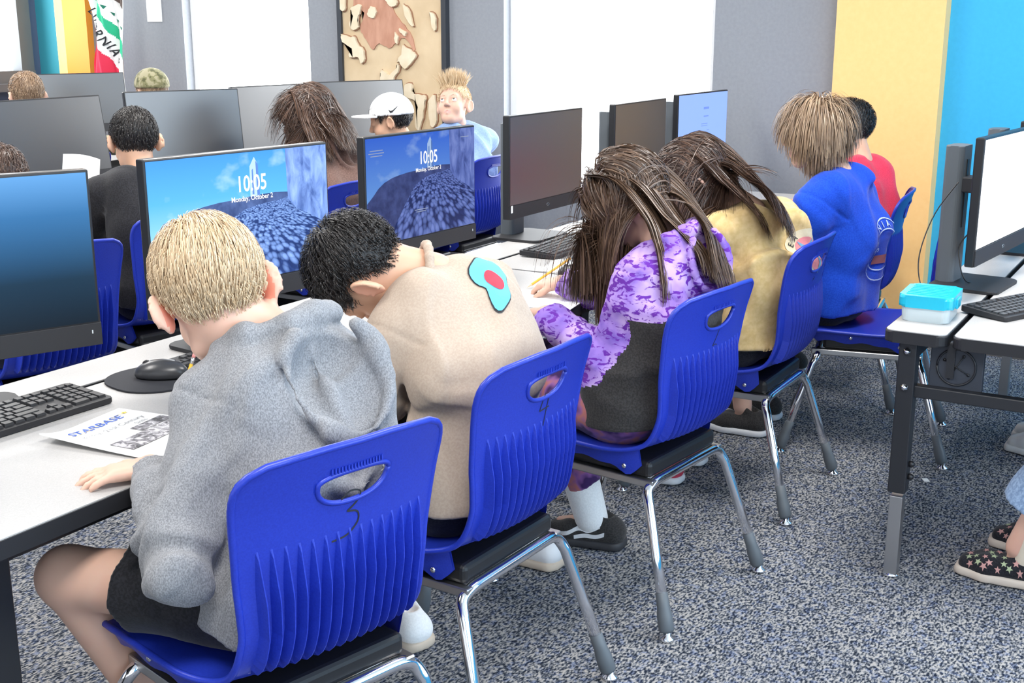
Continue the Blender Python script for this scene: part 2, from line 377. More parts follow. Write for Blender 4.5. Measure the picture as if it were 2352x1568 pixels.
edge = [csurf(1, l, 0.003) for l in np.linspace(0.004, CT - 0.0005, 60)]
edge = [Vector((-p.x, p.y, p.z)) for p in edge]
rimp = edge + [csurf(u, CT, 0.003) for u in np.linspace(-1, 1, 3)][1:-1] + [Vector((-p.x, p.y, p.z)) for p in edge[::-1]]
tube('rim', rimp, 0.0062, M_CHAIR, chair0, 8)
hp = []
for k in range(49):
    a = 2 * PI * k / 48; cx, sy = math.cos(a), math.sin(a)
    s = 0.068 * math.copysign(abs(cx) ** (2 / 2.4), cx); d = (0.017 if sy > 0 else 0.040) * math.copysign(abs(sy) ** (2 / 2.4), sy)
    hp.append(csurf(s / chalf(HOLE_L + d), HOLE_L + d, 0.006))
tube('handle_rim', hp, 0.0045, M_CHAIR, chair0, 8)
gm = None
for k in range(17):
    s = -0.052 + 0.104 * k / 16; p = csurf(s / 0.21, HOLE_L + 0.024, 0.008)
    if gm is None: g = box('grip_rib', p, (0.0026, 0.003, 0.009), M_CHAIR, chair0); gm = g.data
    else: g = bpy.data.objects.new('grip_rib', gm); link(g, chair0); g.location = p
L_RT, L_RB = CT - 0.155, 0.435
for k in range(15):
    u = -0.83 + 1.66 * k / 14
    bm = bmesh.new(); prev = None; n = 16
    for i in range(n + 1):
        t = i / n; l = L_RT + (L_RB - L_RT) * t
        h = 0.019 * min(1, (t / 0.35)) ** 0.8 * (1 if t < 0.85 else max(0, (1 - t) / 0.15) ** 0.5) + 0.0004
        wd = 0.003 + 0.003 * min(1, t / 0.3)
        hw = chalf(l)
        ring = [bm.verts.new(csurf(u - wd / hw, l, 0.006)), bm.verts.new(csurf(u - 0.0009 / hw, l, 0.0065 + h)), bm.verts.new(csurf(u + 0.0009 / hw, l, 0.0065 + h)), bm.verts.new(csurf(u + wd / hw, l, 0.006))]
        if prev:
            for a in range(3): bm.faces.new((prev[a], prev[a + 1], ring[a + 1], ring[a]))
        prev = ring
    fin('rib', bm, M_CHAIR, chair0)
for s in (-1, 1):      # skirt below the seat edge
    bm = bmesh.new(); top = []; n = 26
    for i in range(n + 1):
        l = 0.05 + (0.40 - 0.05) * i / n; p = csurf(s * 0.985, l, 0.004); t = i / n
        dz = 0.036 + 0.034 * math.exp(-((t - 0.90) / 0.09) ** 2) + 0.004 * math.sin(t * 20)
        dz *= min(1, t / 0.12)
        top.append((p, Vector((p.x - s * 0.014, p.y, p.z - dz))))
    for o_ in (0, -s * 0.006):
        vv = [[bm.verts.new((a.x + o_, a.y, a.z)), bm.verts.new((b.x + o_, b.y, b.z))] for a, b in top]
        for a, b in zip(vv, vv[1:]): bm.faces.new((a[0], b[0], b[1], a[1]))
    fin('side_skirt', bm, M_CHAIR, chair0, True)
    for l, dz in ((0.36, 0.045), (0.20, 0.020)):
        p = csurf(s * 0.985, l, 0); lathe('screw', [(0.0065, 0), (0.0065, 0.002), (0.003, 0.0045)], M_CHROME, chair0, 10, loc=(p.x - s * 0.006, p.y, p.z - dz), rot=(0, s * PI / 2, 0))
    box('seat_rail', (s * 0.165, 0.005, 0.352), (0.022, 0.36, 0.020), M_STEEL, chair0, 0.003)
box('underseat_pan', (0, -0.005, 0.382), (0.33, 0.31, 0.042), M_BLK, chair0, 0.012, 3)
def uframe(name, y0, yf, zt, xt, xf):
    pts = [(-xf, yf, 0.03)]
    fx = lambda t: (-xf + (xf - xt) * t, yf + (y0 - yf) * t, 0.03 + (zt - 0.03) * t)
    pts += [fx(0.5), fx(0.88)]
    arc = smoothpath([fx(0.88), (-xt + 0.006, y0, zt - 0.012), (-xt + 0.035, y0, zt + 0.002), (-xt + 0.075, y0, zt + 0.004)], 5)
    half = [Vector(pts[0]), Vector(pts[1])] + arc
    full = half + [Vector((-p.x, p.y, p.z)) for p in half[::-1]]
    g = tube(name, full, 0.0127, M_CHROME, chair0, 14)
    for s in (-1, 1):
        d = Vector((s * (xf - xt), yf - y0, -(zt - 0.03))).normalized(); b = Vector((s * xf, yf, 0.03))
        q = d.to_track_quat('Z', 'Y').to_euler()
        lathe('foot_sleeve', [(0.0135, -0.085), (0.015, -0.084), (0.0155, -0.05), (0.0185, -0.03), (0.019, 0.004), (0.016, 0.010)], M_GREYP, chair0, 14, loc=b, rot=q)
        lathe('glide', [(0.016, 0.0), (0.0185, 0.004), (0.0185, 0.008), (0.009, 0.014), (0.009, 0.026)], M_CHROME, chair0, 14, loc=(s * (xf + 0.004), yf + (yf - y0) * 0.05, 0))
uframe('rear_legs', -0.165, -0.262, 0.350, 0.185, 0.238)
uframe('front_legs', 0.165, 0.262, 0.350, 0.185, 0.238)
def strokes(name, lines, m, parent, w_=0.0022):
    """pen strokes on the rear face of the back; x right as read from behind, y up in metres from back centre"""
    bm = bmesh.new()
    for ln in lines:
        pts = smoothpath([(x, y, 0) for x, y in ln], 5)
        P = [csurf(p.x / chalf(CT - 0.13 + p.y), CT - 0.13 + p.y, 0.0073) for p in pts]
        for i in range(len(P) - 1):
            a, b = P[i], P[i + 1]; d = (b - a).normalized(); nrm = Vector((0, -1, 0.1)); sd = d.cross(nrm).normalized() * w_ / 2
            bm.faces.new([bm.verts.new(v) for v in (a - sd, a + sd, b + sd + d * 0.0004, b - sd + d * 0.0004)])
    return fin(name, bm, m, parent)
def chair(x, y, deg, label, first=[True]):
    if first[0]: c = chair0; first[0] = False
    else: c = copy_tree(chair0)
    c.location = (x, y, 0); c.rotation_euler = (0, 0, math.radians(deg))
    tag(c, label, 'chair', 'blue stacking chairs'); return c
c3 = chair(1.445, 1.335, -14, 'blue plastic chair marked 3 under the child in the grey hoodie')
c4 = chair(2.015, 1.345, -3, 'blue plastic chair marked 4 under the child in the tan shirt')
cp = chair(2.745, 1.262, -7, 'blue plastic chair under the child in the purple hoodie')
cy = chair(3.545, 1.275, 0, 'blue plastic chair under the child in the yellow sweatshirt')
cb = chair(4.20, 1.02, 12, 'blue plastic chair under the child in the bright blue shirt')
cr = chair(4.74, 1.30, 8, 'blue plastic chair under the child in the red shirt')
ck = chair(2.36, 3.10, -8, 'blue plastic chair standing left of the black shirt behind the near left monitor')
ckk = chair(3.03, 3.27, -12, 'blue plastic chair under the child in the black shirt')
ch = chair(3.93, 3.30, 0, 'blue plastic chair under the child in the brown hood')
cw_ = chair(4.57, 3.28, 0, 'blue plastic chair under the child with the white cap')
cl = chair(5.09, 3.34, 0, 'blue plastic chair under the child in slate blue looking up')
chair(4.20, 5.22, 0, 'blue plastic chair under the child at the far left of the third row')
chair(5.04, 5.22, 0, 'blue plastic chair under the child in camouflage')
chair(3.42, -0.22, 0, 'blue plastic chair at the right table under the child in star print shoes')
chair(4.38, -0.10, 0, 'blue plastic chair at the right table under the child in the white clogs')
strokes('marker_number', [[(-0.022, 0.030), (-0.006, 0.042), (0.014, 0.036), (0.010, 0.020), (-0.008, 0.006)], [(-0.008, 0.006), (0.012, 0.000), (0.014, -0.018), (-0.006, -0.036), (-0.034, -0.040)]], M_INK, c3, .003)
strokes('marker_number', [[(0.000, 0.036), (-0.010, 0.004), (-0.012, -0.002)], [(-0.012, -0.002), (0.010, 0.000), (0.022, 0.001)], [(0.017, 0.030), (0.012, -0.012), (0.009, -0.038)]], M_INK, c4, 0.0026)
strokes('marker_number', [[(-0.006, 0.026), (0.004, 0.034), (0.012, 0.026), (0.004, 0.002), (-0.008, -0.018)], [(-0.010, -0.020), (0.004, -0.018), (0.012, -0.021)]], M_INK, cp, 0.002)
# ------------------------------------------------------------------ monitors
SW, SH = 0.527, 0.298
def mon(x, y, deg, label, screen_mat, zt=0.47, tilt=0):
    t = empty('computer_monitor', (x, y, TZ), math.radians(deg)); tag(t, label, 'monitor', 'computer monitors')
    W, Hh = 0.539, 0.354; zc = zt - Hh / 2
    box('housing', (0, 0.012, zc), (W, 0.026, Hh), M_BLK, t, 0.004)
    box('back_cover', (0, 0.030, zc), (W - 0.10, 0.022, Hh - 0.08), M_BLKM, t, 0.010, 3)
    s = raw('screen', [(-SW / 2, -0.0016, zt - 0.006 - SH), (SW / 2, -0.0016, zt - 0.006 - SH), (SW / 2, -0.0016, zt - 0.006), (-SW / 2, -0.0016, zt - 0.006)], [(0, 1, 2, 3)], screen_mat, t, False)
    box('chin', (0, -0.002, zt - 0.006 - SH - 0.0255), (W - 0.002, 0.004, 0.046), M_BLKM, t, 0.001)
    lg = bmesh.new(); atube(lg, [(0.0085 * math.cos(a), -0.0046, zt - 0.006 - SH - 0.025 + 0.0045 * math.sin(a)) for a in [2 * PI * k / 16 for k in range(17)]], 0.0009, 5); fin('maker_badge', lg, M_STEEL, t)
    box('indicator_light', (W / 2 - 0.02, -0.0045, zt - 0.006 - SH - 0.02), (0.002, 0.001, 0.007), mat('indicator', (0.7, 0.75, 0.8), 0.4), t)
    box('stand_arm', (0, 0.08, zc + 0.02), (0.07, 0.09, 0.045), M_BLKM, t, 0.004)
    col = prism('stand_column', roundrect(0.10, 0.055, 0.018), 0.008, zt - 0.045, M_GREYP, t, 0.003, loc=(0, 0.145, 0))
    box('column_slot', (0, -0.0285, 0.27), (0.018, 0.003, 0.20), M_BLK, col)
    if tilt:
        R = Matrix.Translation((0, 0.03, zc)) @ Matrix.Rotation(-math.radians(tilt), 4, 'X') @ Matrix.Translation((0, -0.03, -zc))
        for ch_ in t.children:
            if not ch_.name.startswith('stand'): ch_.data.transform(R @ Matrix.Translation(ch_.location)); ch_.location = (0, 0, 0)
    prism('base', roundrect(0.25, 0.20, 0.03), 0, 0.010, M_BLKM, t, 0.003, loc=(0, 0.07, 0))
    return t, s
def off_mat():
    m = mat('dark_screen', (0.018, 0.018, 0.020), 0.34, spec=1.0, IOR=1.75); return m
M_OFF = off_mat()
def sf(px, py, k=1):       # screen fraction (0..1) -> local point just proud of the screen
    return None
def lock_screen(t, s, zt, dim):
    z0 = zt - 0.006 - SH
    def f(k): return lambda x, y: (-SW / 2 + x * SW, -0.0018 - 0.00025 * k, z0 + y * SH)
    hill = [(0, 0), (1, 0), (1, .60), (.76, .655), (.68, .665), (.55, .66), (.45, .645), (.36, .64), (.28, .625), (.22, .61), (.15, .575), (.10, .53), (.05, .46), (0, .40)]
    flat('lock_screen_hill', [hill], scr('ls_hill' + dim, 'hill', dim), s, f(1))
    beach = [(.16, 0), (1, 0), (1, .58), (.78, .625), (.70, .60), (.58, .585), (.50, .56), (.42, .50), (.34, .36), (.26, .16)]
    flat('lock_screen_pebbles', [beach], scr('ls_beach' + dim, 'beach', dim), s, f(2))
    cliff = [(.755, .60), (.80, .52), (.88, .50), (.94, .40), (1, .36), (1, 1), (.748, 1), (.752, .7)]
    flat('lock_screen_cliff', [cliff], scr('ls_cliff' + dim, 'cliff', dim), s, f(3))
    flat('lock_screen_tower', [[(.535, .655), (.59, .655), (.585, .90), (.565, .96), (.538, .89)]], scr('ls_tower' + dim, 'tower', dim), s, f(4))
    flat('lock_screen_tower_shade', [[(.548, .67), (.558, .67), (.556, .87), (.549, .86)], [(.575, .66), (.59, .66), (.585, .90), (.572, .93)]], scr('ls_tower2' + dim, 'tower2', dim), s, f(5))
    mt = emit('ls_text' + dim, (1, 1, 1), 0.95 if dim == '' else 0.75)
    text('lock_screen_clock', '10:05', 0.052, mt, s, lambda x, y: (-SW / 2 + 0.545 * SW + x * 0.80, -0.0036, z0 + 0.755 * SH + y), 0.0006)
    text('lock_screen_date', 'Monday, October 2', 0.0165, mt, s, lambda x, y: (-SW / 2 + 0.545 * SW + x * 0.95, -0.0036, z0 + 0.645 * SH + y), 0.0002)
def scr(name, kind, dim):
    if name in MATS: return MATS[name]
    m = emit(name, (0, 0, 0), 1.0 if dim == '' else 0.55); b = bsdf(m)
    v = coords(m)
    if kind == 'sky':
        sp = nd(m, 'ShaderNodeSeparateXYZ'); lk(m, v, sp.inputs[0])
        mr = nd(m, 'ShaderNodeMapRange'); mr.inputs[1].default_value = 0.27; mr.inputs[2].default_value = 0.47; lk(m, sp.outputs[2], mr.inputs[0])
        top = ramp(m, mr.outputs[0], [(0, (0.30, 0.62, 0.95)), (0.5, (0.09, 0.40, 0.88)), (1, (0.05, 0.27, 0.78))] if dim == '' else [(0, (0.18, 0.40, 0.85)), (1, (0.03, 0.13, 0.75))])
        mp = nd(m, 'ShaderNodeMapping'); lk(m, v, mp.inputs[0]); mp.inputs['Scale'].default_value = (1, 1, 1.6); mp.inputs['Location'].default_value = (0.3, 0, 0.1)
        cl_ = ramp(m, noise(m, mp.outputs[0], 9, 4, 0.5), [(0.56, (0, 0, 0)), (0.74, (0.55, 0.55, 0.55))])
        mx = nd(m, 'ShaderNodeMix', data_type='RGBA'); lk(m, cl_, mx.inputs[0]); lk(m, top, mx.inputs[6]); mx.inputs[7].default_value = (0.62, 0.80, 1, 1)
        out = mx.outputs[2]
    elif kind == 'hill':
        out = ramp(m, noise(m, v, 26, 5, 0.6), [(0.35, (0.030, 0.055, 0.17)), (0.7, (0.09, 0.15, 0.36))])
    elif kind == 'beach':
        vo = nd(m, 'ShaderNodeTexVoronoi', feature='F1'); sp = nd(m, 'ShaderNodeSeparateXYZ'); lk(m, v, sp.inputs[0])
        def mth(op, a_, b_):
            q = nd(m, 'ShaderNodeMath', operation=op)
            for i_, z_ in ((0, a_), (1, b_)):
                if isinstance(z_, float): q.inputs[i_].default_value = z_
                else: lk(m, z_, q.inputs[i_])
            return q.outputs[0]
        dd = mth('SUBTRACT', 0.385, sp.outputs[2]); xx_ = mth('DIVIDE', sp.outputs[0], dd); zz_ = mth('DIVIDE', 0.16, dd)
        cb2 = nd(m, 'ShaderNodeCombineXYZ'); lk(m, xx_, cb2.inputs[0]); lk(m, zz_, cb2.inputs[1]); lk(m, cb2.outputs[0], vo.inputs['Vector']); vo.inputs['Scale'].default_value = 11
        c1 = ramp(m, vo.outputs['Distance'], [(0.0, (0.33, 0.50, 0.92)), (0.42, (0.20, 0.34, 0.75)), (0.72, (0.02, 0.05, 0.20))])
        tint = ramp(m, vo.outputs['Color'], [(0.1, (0.55, 0.6, 0.65)), (0.9, (1, 1, 1))])
        mx = nd(m, 'ShaderNodeMix', data_type='RGBA', blend_type='MULTIPLY'); mx.inputs[0].default_value = 1; lk(m, c1, mx.inputs[6]); lk(m, tint, mx.inputs[7]); out = mx.outputs[2]
    elif kind == 'cliff':
        mp = nd(m, 'ShaderNodeMapping'); lk(m, v, mp.inputs[0]); mp.inputs['Scale'].default_value = (1.6, 1, 0.6)
        out = ramp(m, noise(m, mp.outputs[0], 22, 6, 0.62, 0.6), [(0.32, (0.06, 0.12, 0.36)), (0.5, (0.17, 0.29, 0.66)), (0.68, (0.30, 0.46, 0.85))])
    elif kind == 'tower':
        out = None; b.inputs['Emission Color'].default_value = (0.42, 0.60, 0.92, 1)
    else:
        out = None; b.inputs['Emission Color'].default_value = (0.10, 0.22, 0.58, 1)
    if dim and out is not None:
        mx = nd(m, 'ShaderNodeMix', data_type='RGBA', blend_type='MULTIPLY'); mx.inputs[0].default_value = 0.8; lk(m, out, mx.inputs[6]); mx.inputs[7].default_value = (0.75, 0.62, 0.85, 1) if kind != 'sky' else (0.8, 0.9, 1, 1); out = mx.outputs[2]
    if out is not None: lk(m, out, b.inputs['Emission Color'])
    return m
def reflection_gradient(name, stops, s=1.0):      # reflection on a dark screen, painted as a glowing vertical gradient
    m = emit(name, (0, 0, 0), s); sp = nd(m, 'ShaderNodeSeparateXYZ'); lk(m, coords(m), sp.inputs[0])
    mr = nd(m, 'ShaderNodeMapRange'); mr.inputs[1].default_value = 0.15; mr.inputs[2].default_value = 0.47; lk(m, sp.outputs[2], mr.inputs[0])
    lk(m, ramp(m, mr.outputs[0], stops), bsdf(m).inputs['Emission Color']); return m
M_SCREEN_REFL = reflection_gradient('painted_blue_reflection', [(0, (0.004, 0.008, 0.014)), (0.35, (0.008, 0.03, 0.06)), (0.75, (0.03, 0.14, 0.33)), (1, (0.10, 0.30, 0.62))])  # bluish room reflection put into the emission colour, fading to black below
M_LOGIN = emit('login_display', (0.24, 0.38, 0.95), 0.95)
M_WHITESCR = emit('white_display', (0.97, 0.98, 1.0), 2.2)
mon(1.39, 2.03, -22, 'black monitor with a dark blue reflection painted on its screen at the near left', M_SCREEN_REFL, 0.474)
t, s = mon(2.11, 1.965, -7, 'black monitor with a bright blue beach lock screen behind the child in grey', scr('ls_sky', 'sky', '')); lock_screen(t, s, 0.47, '')
t, s = mon(2.955, 2.045, -2, 'black monitor with a darker violet beach lock screen behind the tan shirt', scr('ls_skyd', 'sky', 'd'), 0.452); lock_screen(t, s, 0.452, 'd')
for i, (xx, yy, ww) in enumerate(((.085, .885, .11), (.085, .86, .13), (.085, .835, .10), (.90, .915, .08), (.47, .26, .12), (.47, .24, .09))):
    flat('lock_screen_note', [[(xx - ww / 2, yy - .004), (xx + ww / 2, yy - .004), (xx + ww / 2, yy + .004), (xx - ww / 2, yy + .004)]], emit('ls_note', (0.6, 0.7, 1), 0.35), s, lambda x, y: (-SW / 2 + x * SW, -0.0036, 0.452 - 0.006 - SH + y * SH))
t3, s3 = mon(3.845, 2.12, 0, 'black monitor with a dark brownish screen between the lock screen and the purple hoodie', M_OFF, 0.455)
flat('asset_sticker', [[(-0.262, .125), (-0.25, .125), (-0.25, .15), (-0.262, .15)]], M_WHITE, t3, lambda x, y: (x, -0.0045, y))
mon(4.60, 2.10, 2, 'black monitor with a dark screen above the child in the mustard sweatshirt', M_OFF, 0.455)
t5, s5 = mon(5.22, 2.08, -2, 'black monitor with a pale blue login page beside the grey wall', M_LOGIN, 0.465)
zz = 0.465 - 0.006
for (xx, yy, ww, hh, dk) in ((.55, .78, .11, .035, 0), (.55, .66, .10, .02, 0), (.52, .55, .13, .012, 0), (.52, .52, .13, .010, 0), (.50, .40, .07, .035, 1), (.60, .45, .05, .01, 0)):
    flat('login_page_mark', [[(xx - ww / 2, yy - hh / 2), (xx + ww / 2, yy - hh / 2), (xx + ww / 2, yy + hh / 2), (xx - ww / 2, yy + hh / 2)]], emit('login_dark', (0.05, 0.09, 0.45), 0.8) if dk else emit('login_mid', (0.16, 0.27, 0.75), 0.85), s5, lambda x, y: (-SW / 2 + x * SW, -0.0022, zz - SH + y * SH))
mon(3.32, 4.08, 2, 'switched off black monitor with a grey sheen at the left of the second row', M_OFF, 0.47, 8)
mon(4.05, 4.09, -22, 'switched off black monitor with a grey sheen behind the child in black', M_OFF, 0.47, 8)
mon(4.66, 4.08, -6, 'switched off black monitor beside the brown hood with a pale glare on it', M_OFF, 0.47, 8)
mon(5.27, 4.02, -20, 'switched off black monitor in front of the relief map', M_OFF, 0.47, 8)
mon(5.17, 6.07, -22, 'switched off black monitor in front of the flag', M_OFF, 0.475, 8)
mon(3.755, 0.555, -6, 'monitor with a glaring white screen at the right edge of the photo', M_WHITESCR, 0.455)
mon(4.46, 0.56, -3, 'second white screen monitor farther back on the right table', M_WHITESCR, 0.455)
# ------------------------------------------------------------------ implicit surfaces for people and cloth
from mathutils.bvhtree import BVHTree
def V3(*a): return np.array(a if len(a) > 1 else a[0], float)
def unit(v): v = np.asarray(v, float); return v / (np.linalg.norm(v) + 1e-12)
class Field:
    def __init__(s): s.p = []; s.disp = None; s.cuts = []
    def add(s, fn, lo, hi, k, op='u'): s.p.append((fn, np.asarray(lo, float), np.asarray(hi, float), k, op)); return s
    def cap(s, a, b, ra, rb=None, k=0.02, op='u', flat=None, wr=None):
        a = V3(a); b = V3(b); rb = ra if rb is None else rb; ab = b - a; L2 = ab @ ab + 1e-12
        def fn(P):
            t = np.clip(((P - a) @ ab) / L2, 0, 1); d = np.linalg.norm(P - a - t[:, None] * ab, axis=1) - (ra + (rb - ra) * t)
            if wr is not None:
                A, fr, c, wd = wr; L = math.sqrt(L2); d = d - A * np.exp(-((t - c) / wd) ** 2) * np.sin(t * L * fr + 2.0 * np.sin(P @ np.array([31., 23., 17.])))
            if flat is not None: d = np.maximum(d, (P - V3(flat[0])) @ unit(flat[1]))
            return d
        R = max(ra, rb) + 0.01
        return s.add(fn, np.minimum(a, b) - R, np.maximum(a, b) + R, k, op)
    def ell(s, c, rad, F=None, k=0.02, op='u'):
        c = V3(c); rad = V3(rad); F = np.eye(3) if F is None else F     # rows = axes
        def fn(P):
            q = (P - c) @ F.T; k0 = np.linalg.norm(q / rad, axis=1); k1 = np.linalg.norm(q / rad ** 2, axis=1) + 1e-9
            return k0 * (k0 - 1) / k1
        e = np.abs(F.T) @ rad
        return s.add(fn, c - e - 0.005, c + e + 0.005, k, op)
    def chain(s, pts, rs, k=0.01, op='u'):
        rs = rs if isinstance(rs, (list, tuple)) else [rs] * len(pts)
        for i in range(len(pts) - 1): s.cap(pts[i], pts[i + 1], rs[i], rs[i + 1], k, op)
        return s
    def ev(s, P, cen=None, rad=0.0):
        """P: (n, k, 3) blocks; cen: block centres used for culling"""
        if cen is None: P = P[:, None, :]; cen = P[:, 0, :]
        K = P.shape[1]; D = np.full(P.shape[:2], 0.5)
        for fn, lo, hi, k, op in s.p:
            mg = k + 0.03 + rad; a = lo - mg; b = hi + mg
            m = np.nonzero((cen[:, 0] > a[0]) & (cen[:, 0] < b[0]) & (cen[:, 1] > a[1]) & (cen[:, 1] < b[1]) & (cen[:, 2] > a[2]) & (cen[:, 2] < b[2]))[0]
            if not len(m): continue
            d = fn(P[m].reshape(-1, 3)).reshape(-1, K); e = D[m]
            if op == 'u':
                h = np.clip(0.5 + 0.5 * (e - d) / k, 0, 1); D[m] = e + (d - e) * h - k * h * (1 - h)
            else:
                d = -d; h = np.clip(0.5 - 0.5 * (e - d) / k, 0, 1); D[m] = e + (d - e) * h + k * h * (1 - h)
        for o_, n_, side in s.cuts:
            D = np.maximum(D, (P - V3(o_)) @ unit(n_))
        return D
    def mesh(s, h):
        lo = np.min([p[1] for p in s.p if p[4] == 'u'], axis=0) - 3 * h; hi = np.max([p[2] for p in s.p if p[4] == 'u'], axis=0) + 3 * h
        B = 4; nb = np.ceil((hi - lo) / (h * B)).astype(int) + 1; n = nb * B
        g = [lo[i] + h * B * (np.arange(nb[i]) + 0.5) - h / 2 for i in range(3)]
        cc = np.stack(np.meshgrid(*g, indexing='ij'), -1).reshape(-1, 3)
        dc = s.ev(cc)[:, 0]; act = np.abs(dc) < h * B * 0.866 * 1.25 + 0.012
        off = np.stack(np.meshgrid(*[np.arange(B) * h] * 3, indexing='ij'), -1).reshape(-1, 3)
        P = ((cc[act] - h * (B - 1) / 2)[:, None, :] + off[None])
        d = s.ev(P, cc[act], h * B * .87)
        if s.disp is not None: d = d + s.disp(P.reshape(-1, 3)).reshape(d.shape)
        D = np.repeat(dc[:, None], B ** 3, 1); D[act] = d
        D = D.reshape(nb[0], nb[1], nb[2], B, B, B).transpose(0, 3, 1, 4, 2, 5).reshape(n)
        org = lo
        return nets(D, org, h)
def nets(D, org, h):
    I = D < 0; n = D.shape
    c8 = [(a, b, c) for a in (0, 1) for b in (0, 1) for c in (0, 1)]
    S = sum(I[a:n[0] - 1 + a, b:n[1] - 1 + b, c:n[2] - 1 + c].astype(np.int8) for a, b, c in c8)
    act = (S > 0) & (S < 8); ijk = np.argwhere(act); idx = -np.ones(act.shape, int); idx[act] = np.arange(len(ijk))
    val = np.stack([D[ijk[:, 0] + a, ijk[:, 1] + b, ijk[:, 2] + c] for a, b, c in c8], 1)
    acc = np.zeros((len(ijk), 3)); cnt = np.zeros(len(ijk))
    for i in range(8):
        for j in range(i + 1, 8):
            if sum(abs(c8[i][k] - c8[j][k]) for k in range(3)) != 1: continue
            va, vb = val[:, i], val[:, j]; m = (va < 0) != (vb < 0)
            t = va[m] / (va[m] - vb[m]); acc[m] += V3(c8[i]) + t[:, None] * (V3(c8[j]) - V3(c8[i])); cnt[m] += 1
    verts = org + h * (ijk + acc / cnt[:, None]); F = []
    for ax in range(3):
        u, v = (ax + 1) % 3, (ax + 2) % 3
        sl0 = [slice(1, -1)] * 3; sl1 = [slice(1, -1)] * 3; sl0[ax] = slice(0, -1); sl1[ax] = slice(1, None)
        a = I[tuple(sl0)]; b = I[tuple(sl1)]; e = np.argwhere(a != b)
        flip = a[tuple(e.T)]
        o_ = np.ones(3, int); o_[ax] = 0; e = e + o_
        q = []
        for du, dv in ((-1, -1), (0, -1), (0, 0), (-1, 0)):
            x = e.copy(); x[:, u] += du; x[:, v] += dv; q.append(idx[tuple(x.T)])
        q = np.stack(q, 1); q[~flip] = q[~flip][:, ::-1]; F.append(q)
    return verts, np.concatenate(F)
def relax(v, f, it=1, lam=0.5):
    for _ in range(it):
        acc = np.zeros_like(v); cnt = np.zeros(len(v))
        for a, b in ((0, 1), (1, 2), (2, 3), (3, 0)):
            np.add.at(acc, f[:, a], v[f[:, b]]); np.add.at(acc, f[:, b], v[f[:, a]]); np.add.at(cnt, f[:, a], 1); np.add.at(cnt, f[:, b], 1)
        v = v + lam * (acc / cnt[:, None] - v)
    return v
def solid(name, field, h, m, root, rlx=1, matfn=None):
    v, f = field.mesh(h)
    if rlx: v = relax(v, f, rlx)
    loc = np.array(root.location)
    me = bpy.data.meshes.new(name)
    me.vertices.add(len(v)); me.vertices.foreach_set('co', (v - loc).astype(np.float32).ravel())
    me.loops.add(f.size); me.loops.foreach_set('vertex_index', f.astype(np.int32).ravel())
    me.polygons.add(len(f)); me.polygons.foreach_set('loop_start', np.arange(0, f.size, 4, dtype=np.int32)); me.polygons.foreach_set('loop_total', np.full(len(f), 4, np.int32))
    ms = m if isinstance(m, (list, tuple)) else [m]
    for q in ms: me.materials.append(q)
    if matfn is not None: me.polygons.foreach_set('material_index', matfn(v[f].mean(1)).astype(np.int32))
    me.polygons.foreach_set('use_smooth', np.ones(len(f), bool)); me.update(calc_edges=True); me.validate()
    o = bpy.data.objects.new(name, me); link(o, root); o['_n'] = len(f); del o['_n']
    return o, v, f
def folds(amp, freq, seed=0, ax=None):
    """cloth creases: narrow warped ridges that come and go"""
    r = np.random.RandomState(seed); D = [unit(r.normal(size=3) * V3(1, 1, .8)) for _ in range(16)]; ph = r.uniform(0, 6, 16)
    def fn(P):
        out = 0.0
        for i in range(3):
            w1 = np.sin(P @ D[4 * i] * freq * .45 + ph[4 * i]) * 1.5 + .6 * np.sin(P @ D[4 * i + 1] * freq * 1.1 + ph[4 * i + 1])
            q = np.sin(P @ D[4 * i + 2] * freq * 1.15 + w1 + ph[4 * i + 2]); msk = np.clip(.55 + .9 * np.sin(P @ D[4 * i + 3] * freq * .38 + ph[4 * i + 3]), 0, 1)
            out = out + msk * (np.exp(-((q - 1) / .55) ** 2) - .5 * np.exp(-((q + 1) / .6) ** 2))
        return -amp * (out - .2)
    return fn
# ---- skin, hair and cloth materials
def skin(name, a, b, red):
    m = mat(name, a, 0.5, spec=0.35); f = noise(m, coords(m), 9, 3)
    lk(m, ramp(m, f, [(0.3, a), (0.6, b), (0.8, red)]), bsdf(m).inputs['Base Color'])
    bs = bsdf(m); bs.inputs['Subsurface Weight'].default_value = 0.12; bs.inputs['Subsurface Radius'].default_value = (0.012, 0.004, 0.002); bs.inputs['Subsurface Scale'].default_value = 0.6
    return m
SK_L = skin('fair_skin', (0.66, 0.40, 0.30), (0.68, 0.43, 0.33), (0.66, 0.36, 0.28))
SK_M = skin('tan_skin', (0.66, 0.38, 0.25), (0.69, 0.41, 0.28), (0.66, 0.35, 0.24))
SK_D = skin('brown_skin', (0.52, 0.29, 0.19), (0.55, 0.31, 0.21), (0.52, 0.27, 0.18))
M_LIP = mat('lips', (0.70, 0.36, 0.31), 0.4)
M_EAR = mat('ear_flush', (0.68, 0.24, 0.18), 0.5, Subsurface_Weight=0.2, Subsurface_Scale=0.3)
def hairmat(name, stops, rough=0.38):
    m = mat(name, stops[0][1], rough, spec=0.45); g = nd(m, 'ShaderNodeNewGeometry')
    n = noise(m, coords(m), 25, 2)
    ad = nd(m, 'ShaderNodeMath', operation='ADD'); mu = nd(m, 'ShaderNodeMath', operation='MULTIPLY'); mu.inputs[1].default_value = 0.5
    lk(m, g.outputs['Random Per Island'], mu.inputs[0]); mu2 = nd(m, 'ShaderNodeMath', operation='MULTIPLY'); mu2.inputs[1].default_value = 0.5
    lk(m, n, mu2.inputs[0]); lk(m, mu.outputs[0], ad.inputs[0]); lk(m, mu2.outputs[0], ad.inputs[1])
    lk(m, ramp(m, ad.outputs[0], stops), bsdf(m).inputs['Base Color']); return m
